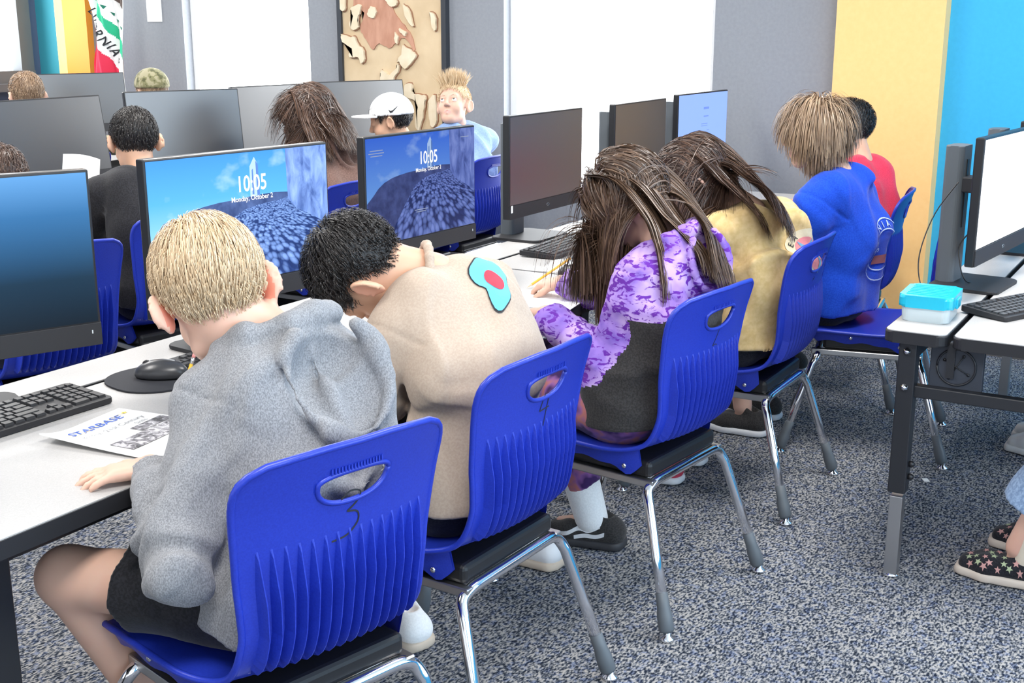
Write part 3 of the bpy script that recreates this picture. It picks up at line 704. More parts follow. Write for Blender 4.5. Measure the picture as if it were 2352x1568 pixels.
H_BLOND = hairmat('blond_hair', [(0.2, (0.50, 0.34, 0.19)), (0.5, (0.64, 0.48, 0.30)), (0.8, (0.75, 0.60, 0.41))])
H_BLACK = hairmat('black_hair', [(0.2, (0.010, 0.009, 0.009)), (0.8, (0.034, 0.028, 0.026))], 0.42)
H_BROWN = hairmat('brown_hair', [(0.2, (0.050, 0.028, 0.018)), (0.5, (0.095, 0.055, 0.036)), (0.8, (0.20, 0.12, 0.075))], 0.34)
H_DKBROWN = hairmat('dark_brown_hair', [(0.2, (0.035, 0.020, 0.015)), (0.5, (0.075, 0.042, 0.030)), (0.8, (0.16, 0.09, 0.06))], 0.36)
H_LTBROWN = hairmat('light_brown_hair', [(0.2, (0.14, 0.085, 0.05)), (0.5, (0.28, 0.18, 0.11)), (0.8, (0.48, 0.34, 0.22))], 0.38)
def cloth(name, stops, scale=220, rough=0.9, bmp=0.25, sc3=(1, 1, 1), detail=2):
    m = mnoise(name, stops, scale, rough, detail, sc3, bmp, 0.0012, spec=0.15)
    bsdf(m).inputs['Sheen Weight'].default_value = 0.15; return m
F_GREY = cloth('heather_grey_fleece', [(0.36, (0.175, 0.178, 0.19)), (0.5, (0.235, 0.24, 0.255)), (0.62, (0.30, 0.305, 0.32))], 480, sc3=(1, 1, 0.6))
F_TAN = cloth('tan_cotton', [(0.4, (0.42, 0.33, 0.26)), (0.6, (0.46, 0.37, 0.295))])
F_GOLD = cloth('mustard_fleece', [(0.35, (0.58, 0.40, 0.17)), (0.65, (0.68, 0.49, 0.24))], 60)
F_BLUE = cloth('royal_blue_cotton', [(0.4, (0.008, 0.055, 0.50)), (0.6, (0.012, 0.075, 0.58))])
F_RED = cloth('red_cotton', [(0.4, (0.72, 0.035, 0.08)), (0.6, (0.80, 0.05, 0.10))])
F_BLACK = cloth('black_cotton', [(0.4, (0.012, 0.012, 0.014)), (0.6, (0.022, 0.022, 0.026))])
F_SHORT = cloth('black_shorts', [(0.4, (0.008, 0.008, 0.010)), (0.6, (0.016, 0.016, 0.02))], rough=0.55)
F_BROWN = cloth('brown_fleece', [(0.4, (0.13, 0.075, 0.06)), (0.6, (0.18, 0.11, 0.09))])
F_SLATE = cloth('slate_blue_cotton', [(0.4, (0.20, 0.30, 0.52)), (0.6, (0.25, 0.36, 0.60))])
F_JEAN = cloth('pale_denim', [(0.35, (0.17, 0.26, 0.42)), (0.65, (0.30, 0.42, 0.60))], 130)
F_CAMO = cloth('camouflage', [(0.40, (0.10, 0.10, 0.05)), (0.43, (0.20, 0.19, 0.10)), (0.52, (0.22, 0.21, 0.11)), (0.55, (0.34, 0.31, 0.20))], 26)
F_WHITE = cloth('white_cotton', [(0.4, (0.78, 0.78, 0.78)), (0.6, (0.84, 0.84, 0.84))])
F_DGREY = cloth('charcoal_jersey', [(0.4, (0.028, 0.026, 0.026)), (0.6, (0.045, 0.042, 0.042))])
def tiedye():
    m = mat('purple_tie_dye', (0.4, 0.2, 0.6), 0.9, spec=0.15); v = coords(m)
    base = ramp(m, noise(m, v, 8, 3, 0.6, 0.5), [(0.32, (0.14, 0.08, 0.42)), (0.45, (0.32, 0.19, 0.60)), (0.6, (0.50, 0.35, 0.68))])
    mp = nd(m, 'ShaderNodeMapping'); lk(m, v, mp.inputs[0]); mp.inputs['Scale'].default_value = (1, 1, 2.1); mp.inputs['Rotation'].default_value = (0.4, 0.5, 0)
    sp = ramp(m, noise(m, mp.outputs[0], 34, 3, 0.55, 1.0), [(0.52, (0, 0, 0)), (0.57, (1, 1, 1))])
    mx = nd(m, 'ShaderNodeMix', data_type='RGBA'); lk(m, sp, mx.inputs[0]); lk(m, base, mx.inputs[6]); mx.inputs[7].default_value = (0.13, 0.030, 0.32, 1)
    lk(m, mx.outputs[2], bsdf(m).inputs['Base Color']); bump(m, noise(m, v, 200, 2), 0.2, 0.001); return m
F_DYE = tiedye()
F_LEG = cloth('purple_print_leggings', [(0.38, (0.05, 0.02, 0.10)), (0.48, (0.24, 0.10, 0.30)), (0.58, (0.45, 0.16, 0.14)), (0.68, (0.20, 0.10, 0.32))], 16)
M_EYEW = mat('eye_white', (0.82, 0.80, 0.78), 0.15); M_IRIS = mat('iris', (0.10, 0.09, 0.08), 0.15)
# ---- anatomy
def frame(f, u):
    f = unit(f); u = unit(u); r = unit(np.cross(f, u)); u = np.cross(r, f); return np.stack([r, f, u])    # rows right, forward, up
def azf(az, pitch=0, roll=0):
    a = math.radians(az); p = math.radians(pitch); q = math.radians(roll)
    f = V3(math.cos(a) * math.cos(p), math.sin(a) * math.cos(p), -math.sin(p)); u = V3(math.cos(a) * math.sin(p), math.sin(a) * math.sin(p), math.cos(p))
    r = np.cross(f, u); u = u * math.cos(q) + r * math.sin(q)     # positive roll leans to the right
    return frame(f, u)
def head_field(Fd, c, F, s=1.0, eyes='closed', ears=True):
    L = lambda x, y, z: V3(c) + s * (x * F[0] + y * F[1] + z * F[2])
    Fd.ell(L(0, -.014, .030), V3(.072, .092, .082) * s, F, .02)
    Fd.ell(L(0, .020, -.035), V3(.055, .060, .070) * s, F, .035)
    Fd.ell(L(0, .058, -.086), V3(.020, .018, .016) * s, F, .025)
    for q in (-1, 1):
        Fd.ell(L(q * .033, .050, -.036), V3(.027, .026, .028) * s, F, .02)
        Fd.cap(L(q * .046, .005, -.072), L(q * .015, .055, -.092), .012 * s, .012 * s, .03)
    Fd.cap(L(-.034, .071, .024), L(.034, .071, .024), .010 * s, k=.02)
    Fd.cap(L(0, .082, .012), L(0, .0985, -.024), .0065 * s, .0105 * s, .012)
    for q in (-1, 1): Fd.ell(L(q * .0105, .090, -.029), V3(.0075, .009, .0065) * s, F, .006)
    for q in (-1, 1): Fd.ell(L(q * .031, .090, .004), V3(.017, .014, .0105) * s, F, .012, 's')
    for q in (-1, 1):
        if eyes == 'closed': Fd.ell(L(q * .031, .0735, .003), V3(.0145, .0115, .010) * s, F, .004)
        else:
            Fd.cap(L(q * .031 - .012, .0795, .0095), L(q * .031 + .012, .0795, .0095), .0034 * s, k=.004)
            Fd.cap(L(q * .031 - .012, .0785, -.0065), L(q * .031 + .012, .0785, -.0065), .003 * s, k=.004)
    Fd.chain([L(-.019, .072, -.0575), L(0, .083, -.0545), L(.019, .072, -.0575)], [.0035 * s, .0055 * s, .0035 * s], .006)
    Fd.chain([L(-.017, .072, -.0625), L(0, .0805, -.067), L(.017, .072, -.0625)], [.0035 * s, .0065 * s, .0035 * s], .006)
    Fd.cap(L(-.017, .084, -.0605), L(.017, .084, -.0605), .0016, k=.003, op='s')
    if ears:
        for q in (-1, 1):
            a = math.radians(32) * q; E = np.stack([math.cos(a) * F[0] + math.sin(a) * F[1], -math.sin(a) * F[0] + math.cos(a) * F[1], F[2]])
            Fd.ell(L(q * .081, -.014, -.010), V3(.0075, .0215, .033) * s, E, .008)
            pts = []
            for t in np.linspace(-0.5, 3.9, 9):
                pts.append(L(q * .087, -.014, -.008) + s * (E[1] * .0185 * math.cos(t) + F[2] * .029 * math.sin(t) + E[0] * q * .002))
            Fd.chain(pts, .0040 * s, .004)
            Fd.ell(L(q * .090, -.010, -.012), V3(.0065, .010, .015) * s, E, .005, 's')
def hand_field(Fd, wr, d, n, side, curls, s=1.0, spread=1.0, thumb=None, k=0.008):
    d = unit(d); n = unit(np.asarray(n, float) - np.dot(n, d) * d); sd = np.cross(d, n) * side     # thumb side
    W = V3(wr)
    for o_ in (-.022, -.007, .007, .021): Fd.cap(W + (d * .008 + sd * o_ * .75) * s, W + (d * .066 + sd * o_) * s, .0120 * s, .0112 * s, .012)
    tips = []
    for i, (o_, ln) in enumerate(((.0245, .058), (.0085, .065), (-.0080, .060), (-.0235, .047))):
        b = W + (d * (.070 - .003 * abs(i - 1)) + sd * o_) * s; dv = unit(d + sd * o_ * 5.5 * spread); c = math.radians(curls[i]); P = [b - dv * .012 * s]; q = b
        for j, fr in enumerate((.46, .30, .24)):
            P.append(q); ang = c * (0.45, 1.0, 1.45)[j]; q = q + s * ln * fr * (dv * math.cos(ang) - n * math.sin(ang))
        P.append(q); Fd.chain(P, [.0085 * s, .0082 * s, .0074 * s, .0068 * s, .0056 * s], .004); tips.append(q)
    tb = W + (d * .018 + sd * .022) * s
    t1 = unit(d * .62 + sd * .72 - n * .30) if thumb is None else unit(d * thumb[0] + sd * thumb[1] + n * thumb[2])
    t2 = unit(t1 + d * .45 - n * .1); a = tb + t1 * .036 * s; b = a + t2 * .028 * s
    Fd.chain([tb, a, b], [.0125 * s, .0092 * s, .0068 * s], .010); tips.append(b)
    return tips
def midpt(a, b, t=.5): return V3(a) * (1 - t) + V3(b) * t
def torso_prims(Fd, J, g=0.0, k=.04, wid=1.0):
    r = unit(V3(J['Rs']) - V3(J['Ls'])); P, S, N = V3(J['pel']), V3(J['mid']), V3(J['c7'])
    for q in (-1, 1):
        Fd.cap(P + r * q * .060 * wid, S + r * q * .056 * wid, .078 + g, .076 + g, k)
        Fd.cap(S + r * q * .056 * wid, midpt(S, N, .70) + r * q * .066, .076 + g, .070 + g, k)
    fw = unit(np.cross(V3(0, 0, 1), r))
    Fd.cap(S + fw * .02, midpt(S, N, .6) + fw * .03, .075 + g, .07 + g, k)
    sh = .040 + g
    Fd.cap(J['Ls'], J['Rs'], sh, sh, k)
    for q in ('Ls', 'Rs'): Fd.cap(midpt(N, J[q], .25), J[q], .030 + g * .6, sh, k)
    return r
def make_person(name, label, J, head, sk, hairfn=None, cfg=None, h=0.006, group=None):
    """J: joints in world metres; head = (centre, frame, eyes)"""
    c = cfg or {}; root = empty(name, (J['pel'][0], J['pel'][1], 0)); tag(root, label, 'person', group)
    Fd = Field(); hc, HF, eyes = head; s = c.get('hs', 1.0)
    head_field(Fd, hc, HF, s, eyes, c.get('ears', True))
    nb = V3(hc) + s * (HF[1] * -.022 + HF[2] * -.045)
    Fd.cap(nb, midpt(nb, J['c7'], .95), .046 * s, .047, .025)
    torso_prims(Fd, J, -0.026)
    for q in 'LR':
        if q + 'e' in J:
            Fd.cap(J[q + 's'], J[q + 'e'], .040, .033, .02); Fd.cap(J[q + 'e'], J[q + 'w'], .034, .0235, .015)
            hd = c.get(q + 'h')
            if hd: J[q + 'tips'] = hand_field(Fd, J[q + 'w'], *hd)
    for q in 'LR':
        if q + 'k' in J:
            Fd.cap(J[q + 'hip'], J[q + 'k'], .068, .050, .03); Fd.cap(J[q + 'k'], J[q + 'a'], .050, .034, .02)
            a = V3(J[q + 'a']); fd = unit(V3(J.get(q + 'f', (0, 1, 0)))); Fd.cap(a - fd * .02 + V3(0, 0, -.045), a + fd * .10 + V3(0, 0, -.068), .024, .012, .02)
    mc = V3(hc) + s * (.083 * HF[1] - .061 * HF[2])
    e1 = [V3(hc) + s * (q * .08 * HF[0] - .012 * HF[1] - .01 * HF[2]) for q in (-1, 1)]
    def mf(X):
        o_ = np.zeros(len(X), int); q = X - mc
        lx, ly, lz = q @ HF[0], q @ HF[1], q @ HF[2]
        o_[((lx / .019) ** 2 + (lz / .009) ** 2 < 1) & (ly > -.02)] = 1
        for e in e1:
            z = X - e
            o_[((z @ HF[0] / .016) ** 2 + (z @ HF[1] / .022) ** 2 + (z @ HF[2] / .034) ** 2 < 1)] = 2
        return o_
    body, v, f = solid('body', Fd, h, [sk, M_LIP, c.get('earmat', sk)], root, 1, mf)
    if eyes == 'open':
        for q in (-1, 1):
            ec = V3(hc) + s * (q * .031 * HF[0] + .0715 * HF[1] + .002 * HF[2]); gz = unit(HF[1] + c.get('gaze', 0.25) * HF[2])
            bm = bmesh.new(); bmesh.ops.create_uvsphere(bm, u_segments=16, v_segments=12, radius=.0118 * s)
            Mx = Vector(gz).to_track_quat('Z', 'Y').to_matrix().to_4x4(); 
            for fc in bm.faces:
                if fc.calc_center_median().z > .0098 * s: fc.material_index = 1
            bmesh.ops.transform(bm, matrix=Matrix.Translation(Vector(ec - np.array(root.location))) @ Mx, verts=bm.verts)
            fin('eye', bm, [M_EYEW, M_IRIS], body, True)
    return root, body
def garment(root, name, J, m, parts='LR', g=.014, sleeve=1.0, hem=None, h=0.006, fold=(0.004, 30, 1), cuffs=None, collar=None, sg=None, k=.04, extra=None, wid=1.0, neckcut=None, wr=(0.006, 120), seam=True, matfn=None):
    Fd = Field(); torso_prims(Fd, J, g, k, wid); sg = g if sg is None else sg
    for q in parts:
        S, E_, Wr = V3(J[q + 's']), V3(J[q + 'e']), V3(J[q + 'w'])
        if sleeve < 1.0:
            e = midpt(S, E_, sleeve); Fd.cap(S, e + (e - S) * .1, .042 + sg, .046 + sg * 1.3, .02, flat=(e, e - S), wr=(wr[0] * .6, wr[1], .7, .4))
        else:
            Fd.cap(S, E_, .042 + sg, .040 + sg, .025, wr=(wr[0], wr[1], .9, .3)); t = sleeve - 1.0
            e = midpt(E_, Wr, t); Fd.cap(E_, e + unit(Wr - E_) * .02, .040 + sg, .029 + sg * .7, .02, flat=(e, Wr - E_), wr=(wr[0], wr[1], .25, .5))
    if hem is not None:
        P = V3(J['pel']); o_ = V3(hem[0]); 
        r = unit(V3(J['Rs']) - V3(J['Ls']))
        for q in (-1, 1): Fd.cap(P + r * q * .055, P + r * q * .06 - unit(V3(hem[1])) * 0 + unit(V3(hem[1])) * .06, .092 + g, .098 + g, .04)
        Fd.cuts.append((hem[0], hem[1], 1))
    if extra: extra(Fd)
    if neckcut is not None: Fd.ell(neckcut[0], neckcut[1], neckcut[2] if len(neckcut) > 2 else None, .012, 's')
    fo = folds(*fold) if fold else (lambda P: 0.0)
    SM = [(V3(J[q + 's']), unit(unit(V3(J[q + 'e']) - V3(J[q + 's'])) + 1.2 * unit(V3(J[q + 's']) - V3(J['c7'])))) for q in parts] if seam else []
    def disp(P):
        d = fo(P)
        for S, n_ in SM:
            w_ = P - S - n_ * .012; d = d + .0045 * np.exp(-((w_ @ n_) / .0038) ** 2) * (np.linalg.norm(w_, axis=1) < .115)
        return d
    Fd.disp = disp
    o, v, f = solid(name, Fd, h, m, root, 1, matfn); return o, v, f
def legs_garment(root, name, J, m, g=.014, upto=1.0, flare=0.0, h=.006, fold=(0.004, 34, 5)):
    Fd = Field(); P = V3(J['pel'])
    r = unit(V3(J['Rs']) - V3(J['Ls']))
    Fd.cap(P - r * .05, P + r * .05, .086 + g, .086 + g, .03)
    for q in 'LR':
        if q + 'k' not in J: continue
        H_, K_, A_ = V3(J[q + 'hip']), V3(J[q + 'k']), V3(J[q + 'a'])
        Fd.cap(P + (H_ - P) * .6, H_, .08 + g, .074 + g, .03)
        if upto <= 1.0:
            e = midpt(H_, K_, upto); Fd.cap(H_, e + (e - H_) * .1, .072 + g, .062 + g + flare, .03, flat=(e, e - H_))
        else:
            e = midpt(K_, A_, upto - 1); Fd.cap(H_, K_, .070 + g, .054 + g, .03); Fd.cap(K_, e + (A_ - K_) * .05, .053 + g, .042 + g + flare, .02, flat=(e, A_ - K_))
    Fd.disp = folds(*fold); return solid(name, Fd, h, m, root, 1)
def shoe(root, a, d, m_up, m_sole, L=.215, h=.005, name='shoe', extra=None):
    a = V3(a); d = unit(V3(d[0], d[1], 0)); s = np.cross(d, V3(0, 0, 1)); b = V3(a[0], a[1], 0) - d * .055
    Fd = Field()
    for q in (-.018, .018):
        Fd.cap(b + s * q * .7 + V3(0, 0, .042), b + d * L * .55 + s * q * 1.1 + V3(0, 0, .036), .031, .030, .02)
        Fd.cap(b + d * L * .55 + s * q * 1.1 + V3(0, 0, .036), b + d * (L - .05) + s * q * .75 + V3(0, 0, .030), .030, .022, .02)
    Fd.cap(b + d * .015 + V3(0, 0, .06), b + d * .035 + V3(0, 0, .085), .034, .031, .02)
    Fd.ell(b + d * .025 + V3(0, 0, .105), (.024, .024, .03), None, .008, 's')
    Fd.cuts.append(((0, 0, .016), (0, 0, -1), 1))
    up, v, f = solid(name, Fd, h, m_up, root, 1)
    S = Field()
    for q in (-.018, .018):
        S.cap(b + s * q * .8 + V3(0, 0, .012), b + d * L * .55 + s * q * 1.2 + V3(0, 0, .012), .034, .034, .012); S.cap(b + d * L * .55 + s * q * 1.2 + V3(0, 0, .012), b + d * (L - .045) + s * q * .8 + V3(0, 0, .012), .034, .027, .012)
    S.cuts += [((0, 0, .026), (0, 0, 1), 1), ((0, 0, .003), (0, 0, -1), 1)]
    solid('shoe_sole', S, h, m_sole, root, 1)
    return up
# ---- hair
SC_C = V3(0, -.014, .030); SC_R = V3(.0745, .0945, .0845)
def hairline(y): return np.interp(y, [-.11, -.06, -.038, -.024, .012, .026, .055, .09], [-.060, -.062, -.030, .026, .030, .010, .050, .074])
def hair(root, hc, F, s, m, n=4500, length=(.03, .045), steps=7, width=.0018, comb=None, lift=.35, gravity=0.0, colliders=(), seed=1, line=hairline, cap_off=.004, spread=.15, curl=0.0, name='hair', capm=None, taper=.25, thick=.010, capg=.004, hug=0.8, hdec=1.3):
    """scalp cap plus many tapered ribbons combed over it"""
    r = np.random.RandomState(seed); hc = V3(hc); loc = np.array(root.location)
    d = r.normal(size=(n * 6, 3)); d /= np.linalg.norm(d, axis=1)[:, None]; p = SC_C + d * SC_R
    keep = p[:, 2] > line(p[:, 1]) + r.normal(size=len(p)) * .004; p = p[keep][:n]; n = len(p)
    nr = (p - SC_C) / SC_R ** 2; nr /= np.linalg.norm(nr, axis=1)[:, None]
    T = comb(p, r) if comb else p - V3(0, -.055, .105)
    T = T - (T * nr).sum(1)[:, None] * nr; T /= np.linalg.norm(T, axis=1)[:, None] + 1e-9
    T += r.normal(size=T.shape) * spread; lf = lift * (0.6 + 0.8 * r.rand(n))[:, None]; D = T + nr * lf; D /= np.linalg.norm(D, axis=1)[:, None]
    ln = (length[0] + (length[1] - length[0]) * r.rand(n)) if not callable(length) else length(p, r)
    to_w = lambda q: hc + s * (q @ F)
    X = to_w(p); DW = D @ F; Dn = nr @ F; g = V3(0, 0, -1)
    lay = .002 + thick * r.rand(n); pts = [X]; ph = r.rand(n) * 6.28
    ctr = hc + s * (SC_C @ F); gfac = np.where((np.abs(p[:, 0]) < .05) & (p[:, 1] < .01), .35, 1.0) if gravity > .4 else np.ones(n)
    for i in range(steps):
        st = (ln / steps)[:, None] * s
        t = (i + 1) / steps
        Dv = DW + g * (gravity * gfac * (0.3 + 1.2 * t))[:, None]
        if curl: Dv = Dv + np.stack([np.sin(ph + t * 14), np.cos(ph * 1.3 + t * 12), 0 * ph], 1) * curl
        Dv /= np.linalg.norm(Dv, axis=1)[:, None]; X = X + Dv * st
        q = (X - ctr) @ F.T / s; e = np.linalg.norm(q / (SC_R + lay[:, None]), axis=1); ins = e < 1
        X = np.where(ins[:, None], ctr + s * ((q / np.maximum(e, .2)[:, None]) @ F), X)
        if hug:
            q = (X - ctr) @ F.T / s; e = np.linalg.norm(q / (SC_R + lay[:, None]), axis=1)
            wgt = hug * (np.clip(1 - hdec * t, 0, 1) if gravity > .25 else 1.0) * (e > 1) * (e < 1.8)
            X = X + (ctr + s * ((q / e[:, None]) @ F) - X) * (wgt[:, None] if np.ndim(wgt) else wgt)
        for (a, b, ra, rb) in colliders:
            a = V3(a); b = V3(b); ab = b - a; tt = np.clip(((X - a) @ ab) / (ab @ ab + 1e-9), 0, 1); c_ = a + tt[:, None] * ab; R = ra + (rb - ra) * tt + lay
            w_ = X - c_; l = np.linalg.norm(w_, axis=1); ii = l < R; X = np.where(ii[:, None], c_ + w_ / (l[:, None] + 1e-9) * R[:, None], X)
        DW = X - pts[-1]; DW /= np.linalg.norm(DW, axis=1)[:, None] + 1e-9; pts.append(X)
    A = np.stack(pts, 1)                     # n, steps+1, 3
    tg = np.gradient(A, axis=1); tg /= np.linalg.norm(tg, axis=2)[:, :, None] + 1e-9
    out = A - ctr; out[:, :, 2] *= (0.4 if gravity > 0.3 else 1.0); out += r.normal(size=(n, 1, 3)) * .03
    sd = np.cross(tg, out); sd /= np.linalg.norm(sd, axis=2)[:, :, None] + 1e-9
    wv = width * s * (0.7 + 0.6 * r.rand(n))[:, None] * np.interp(np.linspace(0, 1, steps + 1), [0, .5, 1], [1, .9, taper])[None]
    Lf = A - sd * wv[:, :, None] / 2; Rt = A + sd * wv[:, :, None] / 2
    Vv = np.stack([Lf, Rt], 2).reshape(-1, 3) - loc; k = steps + 1
    base = (np.arange(n) * k * 2)[:, None] + (np.arange(steps) * 2)[None]; base = base.ravel()
    Fc = np.stack([base, base + 1, base + 3, base + 2], 1)
    me = bpy.data.meshes.new(name); me.vertices.add(len(Vv)); me.vertices.foreach_set('co', Vv.astype(np.float32).ravel()); me.loops.add(Fc.size); me.loops.foreach_set('vertex_index', Fc.astype(np.int32).ravel())
    me.polygons.add(len(Fc)); me.polygons.foreach_set('loop_start', np.arange(0, Fc.size, 4, dtype=np.int32)); me.polygons.foreach_set('loop_total', np.full(len(Fc), 4, np.int32))
    me.polygons.foreach_set('use_smooth', np.ones(len(Fc), bool)); me.materials.append(m); me.update(calc_edges=True)
    ho = bpy.data.objects.new(name, me); link(ho, root)
    Cp = Field(); rad = (SC_R + capg)
    def fn(P):
        q = (P - hc) @ F.T / s; w_ = q - SC_C; k0 = np.linalg.norm(w_ / rad, axis=1); k1 = np.linalg.norm(w_ / rad ** 2, axis=1) + 1e-9
        return np.maximum(k0 * (k0 - 1) / k1, line(q[:, 1]) + .004 - q[:, 2]) * s
    Cp.add(fn, ctr - .12, ctr + .12, .005); solid('hair_undercoat', Cp, .006, capm or m, ho, 1)
    for ob in ho.children: ob.location = -V3(0, 0, 0)
    u = ho.children[0]
    co = np.zeros(len(u.data.vertices) * 3, np.float32); u.data.vertices.foreach_get('co', co); co = co.reshape(-1, 3) + np.array(ho.location) - loc; u.data.vertices.foreach_set('co', co.ravel())
    return ho
def lock(root, guide, m, n, spread, width=.0026, seed=1, thick=.012, name='hair_lock', out=(0, -1, .3), wave=.004):
    """a fall of long hair: ribbons following a guide line"""
    r = np.random.RandomState(seed); G_ = np.array([tuple(p) for p in smoothpath([tuple(g) for g in guide], 5)]); K = len(G_); t = np.linspace(0, 1, K)
    tg = np.gradient(G_, axis=0); tg /= np.linalg.norm(tg, axis=1)[:, None]; o_ = unit(out); sd = np.cross(tg, o_); sd /= np.linalg.norm(sd, axis=1)[:, None]; nn = np.cross(sd, tg)
    sp = np.interp(t, np.linspace(0, 1, len(spread)), spread); u = r.uniform(-1, 1, n); w_ = r.rand(n) * (1 - .6 * u * u); ph = r.rand(n) * 6.28; ln = .72 + .28 * r.rand(n); V_ = []; Fc = []
    for i in range(n):
        tt = t * ln[i]; P = np.stack([np.interp(tt, t, G_[:, k]) for k in range(3)], 1); S = np.stack([np.interp(tt, t, sd[:, k]) for k in range(3)], 1); N = np.stack([np.interp(tt, t, nn[:, k]) for k in range(3)], 1)
        P = P + S * (u[i] * np.interp(tt, t, sp) + wave * np.sin(tt * 9 + ph[i]) * tt)[:, None] + N * (thick * w_[i] * (.4 + tt) + .3 * wave * np.cos(tt * 11 + ph[i]))[:, None]
        wd = width * (.7 + .6 * r.rand()) * np.interp(t, [0, .1, .7, 1], [.5, 1, .9, .25]); b = len(V_); roll = r.normal() * .35; S2 = S * math.cos(roll) + N * math.sin(roll)
        V_ += [p for a_, c_ in zip(P - S2 * wd[:, None] / 2, P + S2 * wd[:, None] / 2) for p in (a_, c_)]; Fc += [(b + 2 * k, b + 2 * k + 1, b + 2 * k + 3, b + 2 * k + 2) for k in range(K - 1)]
    return raw(name, np.array(V_) - np.array(root.location), Fc, m, root)
def decal(name, me2d, org, ux, uy, m, parent, root, v, f, off=.0018, push=.25):
    bv = BVHTree.FromPolygons([tuple(a) for a in v], [tuple(map(int, q)) for q in f]); ux = unit(ux); uy = unit(uy); nz = np.cross(ux, uy); loc = np.array(root.location)
    bad = []
    for i, q in enumerate(me2d.vertices):
        st = V3(org) + ux * q.co.x + uy * q.co.y + nz * push
        hit = bv.ray_cast(Vector(st), Vector(-nz))
        p = hit[0] + Vector(nz) * off if hit[0] is not None else Vector(V3(org) + ux * q.co.x + uy * q.co.y)
        q.co = p - Vector(loc)
    me2d.materials.clear(); me2d.materials.append(m); me2d.name = name
    return link(bpy.data.objects.new(name, me2d), parent)
def poly2d(polys, cuts=0.012, outer=None):
    bm = bmesh.new()
    for p in polys: bm.faces.new([bm.verts.new((x, y, 0)) for x, y in p])
    bmesh.ops.triangulate(bm, faces=bm.faces[:])
    for _ in range(5):
        ed = [e for e in bm.edges if e.calc_length() > cuts]
        if not ed: break
        bmesh.ops.subdivide_edges(bm, edges=ed, cuts=1); bmesh.ops.triangulate(bm, faces=bm.faces[:])
    me = bpy.data.meshes.new('d'); bm.to_mesh(me); bm.free(); return me
# ------------------------------------------------------------------ people
def hips(J, w_=.075):
    r = unit(V3(J['Rs']) - V3(J['Ls'])); r[2] = 0; r = unit(r); P = V3(J['pel'])
    J.setdefault('Lhip', P - r * w_ + V3(0, .02, -.015)); J.setdefault('Rhip', P + r * w_ + V3(0, .02, -.015)); return J
def crown_comb(w_=(0, -.06, .11), swirl=.25):
    def fn(p, r):
        d = p - V3(w_); return d + swirl * np.cross(d, V3(0, 0, 1))
    return fn
# --- boy in grey hoodie (nearest)
J = hips(dict(pel=(1.445, 1.285, .525), mid=(1.49, 1.265, .72), c7=(1.53, 1.36, .905), Ls=(1.415, 1.41, .815), Rs=(1.672, 1.345, .82), Le=(1.262, 1.345, .60), Lw=(1.365, 1.515, .700), Re=(1.80, 1.46, .66), Rw=(1.70, 1.655, .715), Lk=(1.265, 1.625, .515), La=(1.44, 1.56, .10), Rk=(1.60, 1.66, .515), Ra=(1.72, 1.60, .10)))
hF = azf(50, 26, -14); hc = (1.478, 1.455, .985)
G, body = make_person('person', 'child in a heathered grey hoodie and black shorts writing at the near left', J, (hc, hF, 'closed'), SK_L, None,
    dict(hs=1.1, earmat=M_EAR, Lh=((-.12, .10, -.004), (0.05, 0, 1), 1, (18, 22, 26, 24), .93, 1.5, (.5, .8, -.12)), Rh=((-.42, .45, -.25), (-.1, .1, 1), -1, (60, 66, 72, 76), .93)), .0052)
def hood(c, r, b, sc=1.0, sl=.5):
    """hood lying open on the upper back"""
    c = V3(c); r = unit(r); b = unit(b); z = V3(0, 0, 1)
    base = lambda w_: .050 + sl * max(0, -w_)
    L = lambda x, y, w_: c + sc * (r * x + b * (base(w_) + y) + z * w_)
    n_ = unit(b + sl * z); t_ = unit(-z + sl * b); Fr = np.stack([r, n_, t_])
    def fn(Fd):
        Fd.ell(L(0, .010, -.085), V3(.138, .048, .130) * sc, Fr, .008)
        Fd.chain([L(-.074, -.125, -.040), L(-.094, -.070, -.010), L(-.080, -.012, .020), L(-.03, .010, .032), L(.03, .010, .034), L(.082, -.012, .026), L(.096, -.070, .000), L(.074, -.125, -.030)], [.020 * sc] * 8, .012)
        Fd.ell(L(.014, .064, -.045), V3(.080, .046, .085) * sc, Fr, .005, 's')
        Fd.chain([L(.014 + .090 * math.cos(q), .066 - .02 * max(0, -math.sin(q)), -.045 - .086 * math.sin(q)) for q in np.linspace(math.radians(-50), math.radians(230), 15)], [.013 * sc] * 15, .004)
        Fd.chain([L(.0, .012, .030), L(.006, .016, -.04), L(.004, .030, -.10), L(.010, .060, -.135)], [.011, .009, .009, .010], .006)
        Fd.chain([L(-.128, .0, -.09), L(-.095, .022, -.165), L(-.01, .034, -.212), L(.08, .022, -.170), L(.130, .0, -.09)], [.016] * 5, .008)
        Fd.chain([L(.052, .050, -.125), L(.068, .048, -.155), L(.040, .050, -.190), L(-.005, .046, -.205)], [.012, .013, .013, .010], .005)
    return fn
rr = unit(V3(J['Rs']) - V3(J['Ls'])); bb = unit(np.cross(rr, V3(0, 0, 1)) * -1); bb = -unit(np.cross(V3(0, 0, 1), rr))
o, v, f = garment(G, 'hoodie', J, F_GREY, g=.018, sleeve=1.93, hem=((1.46, 1.25, .485), (0.0, .1, -1)), fold=(.0085, 36, 3), extra=hood(V3(J['c7']) + V3(0, 0, .012), rr, bb, 1.05, .55), wid=1.05, h=.0052, sg=.020, wr=(.009, 95))
for q in 'L':
    e, wv = V3(J[q + 'e']), V3(J[q + 'w']); Cf = Field(); a = midpt(e, wv, .76); b = midpt(e, wv, .99); Cf.cap(a, b, .0385, .0355, .01, flat=(b, wv - e)); Cf.cuts.append((midpt(e, wv, .74), e - wv, 1)); solid('cuff', Cf, .005, F_GREY, o, 1)
    o.children[0].data.transform(Matrix.Translation(-Vector(G.location)))
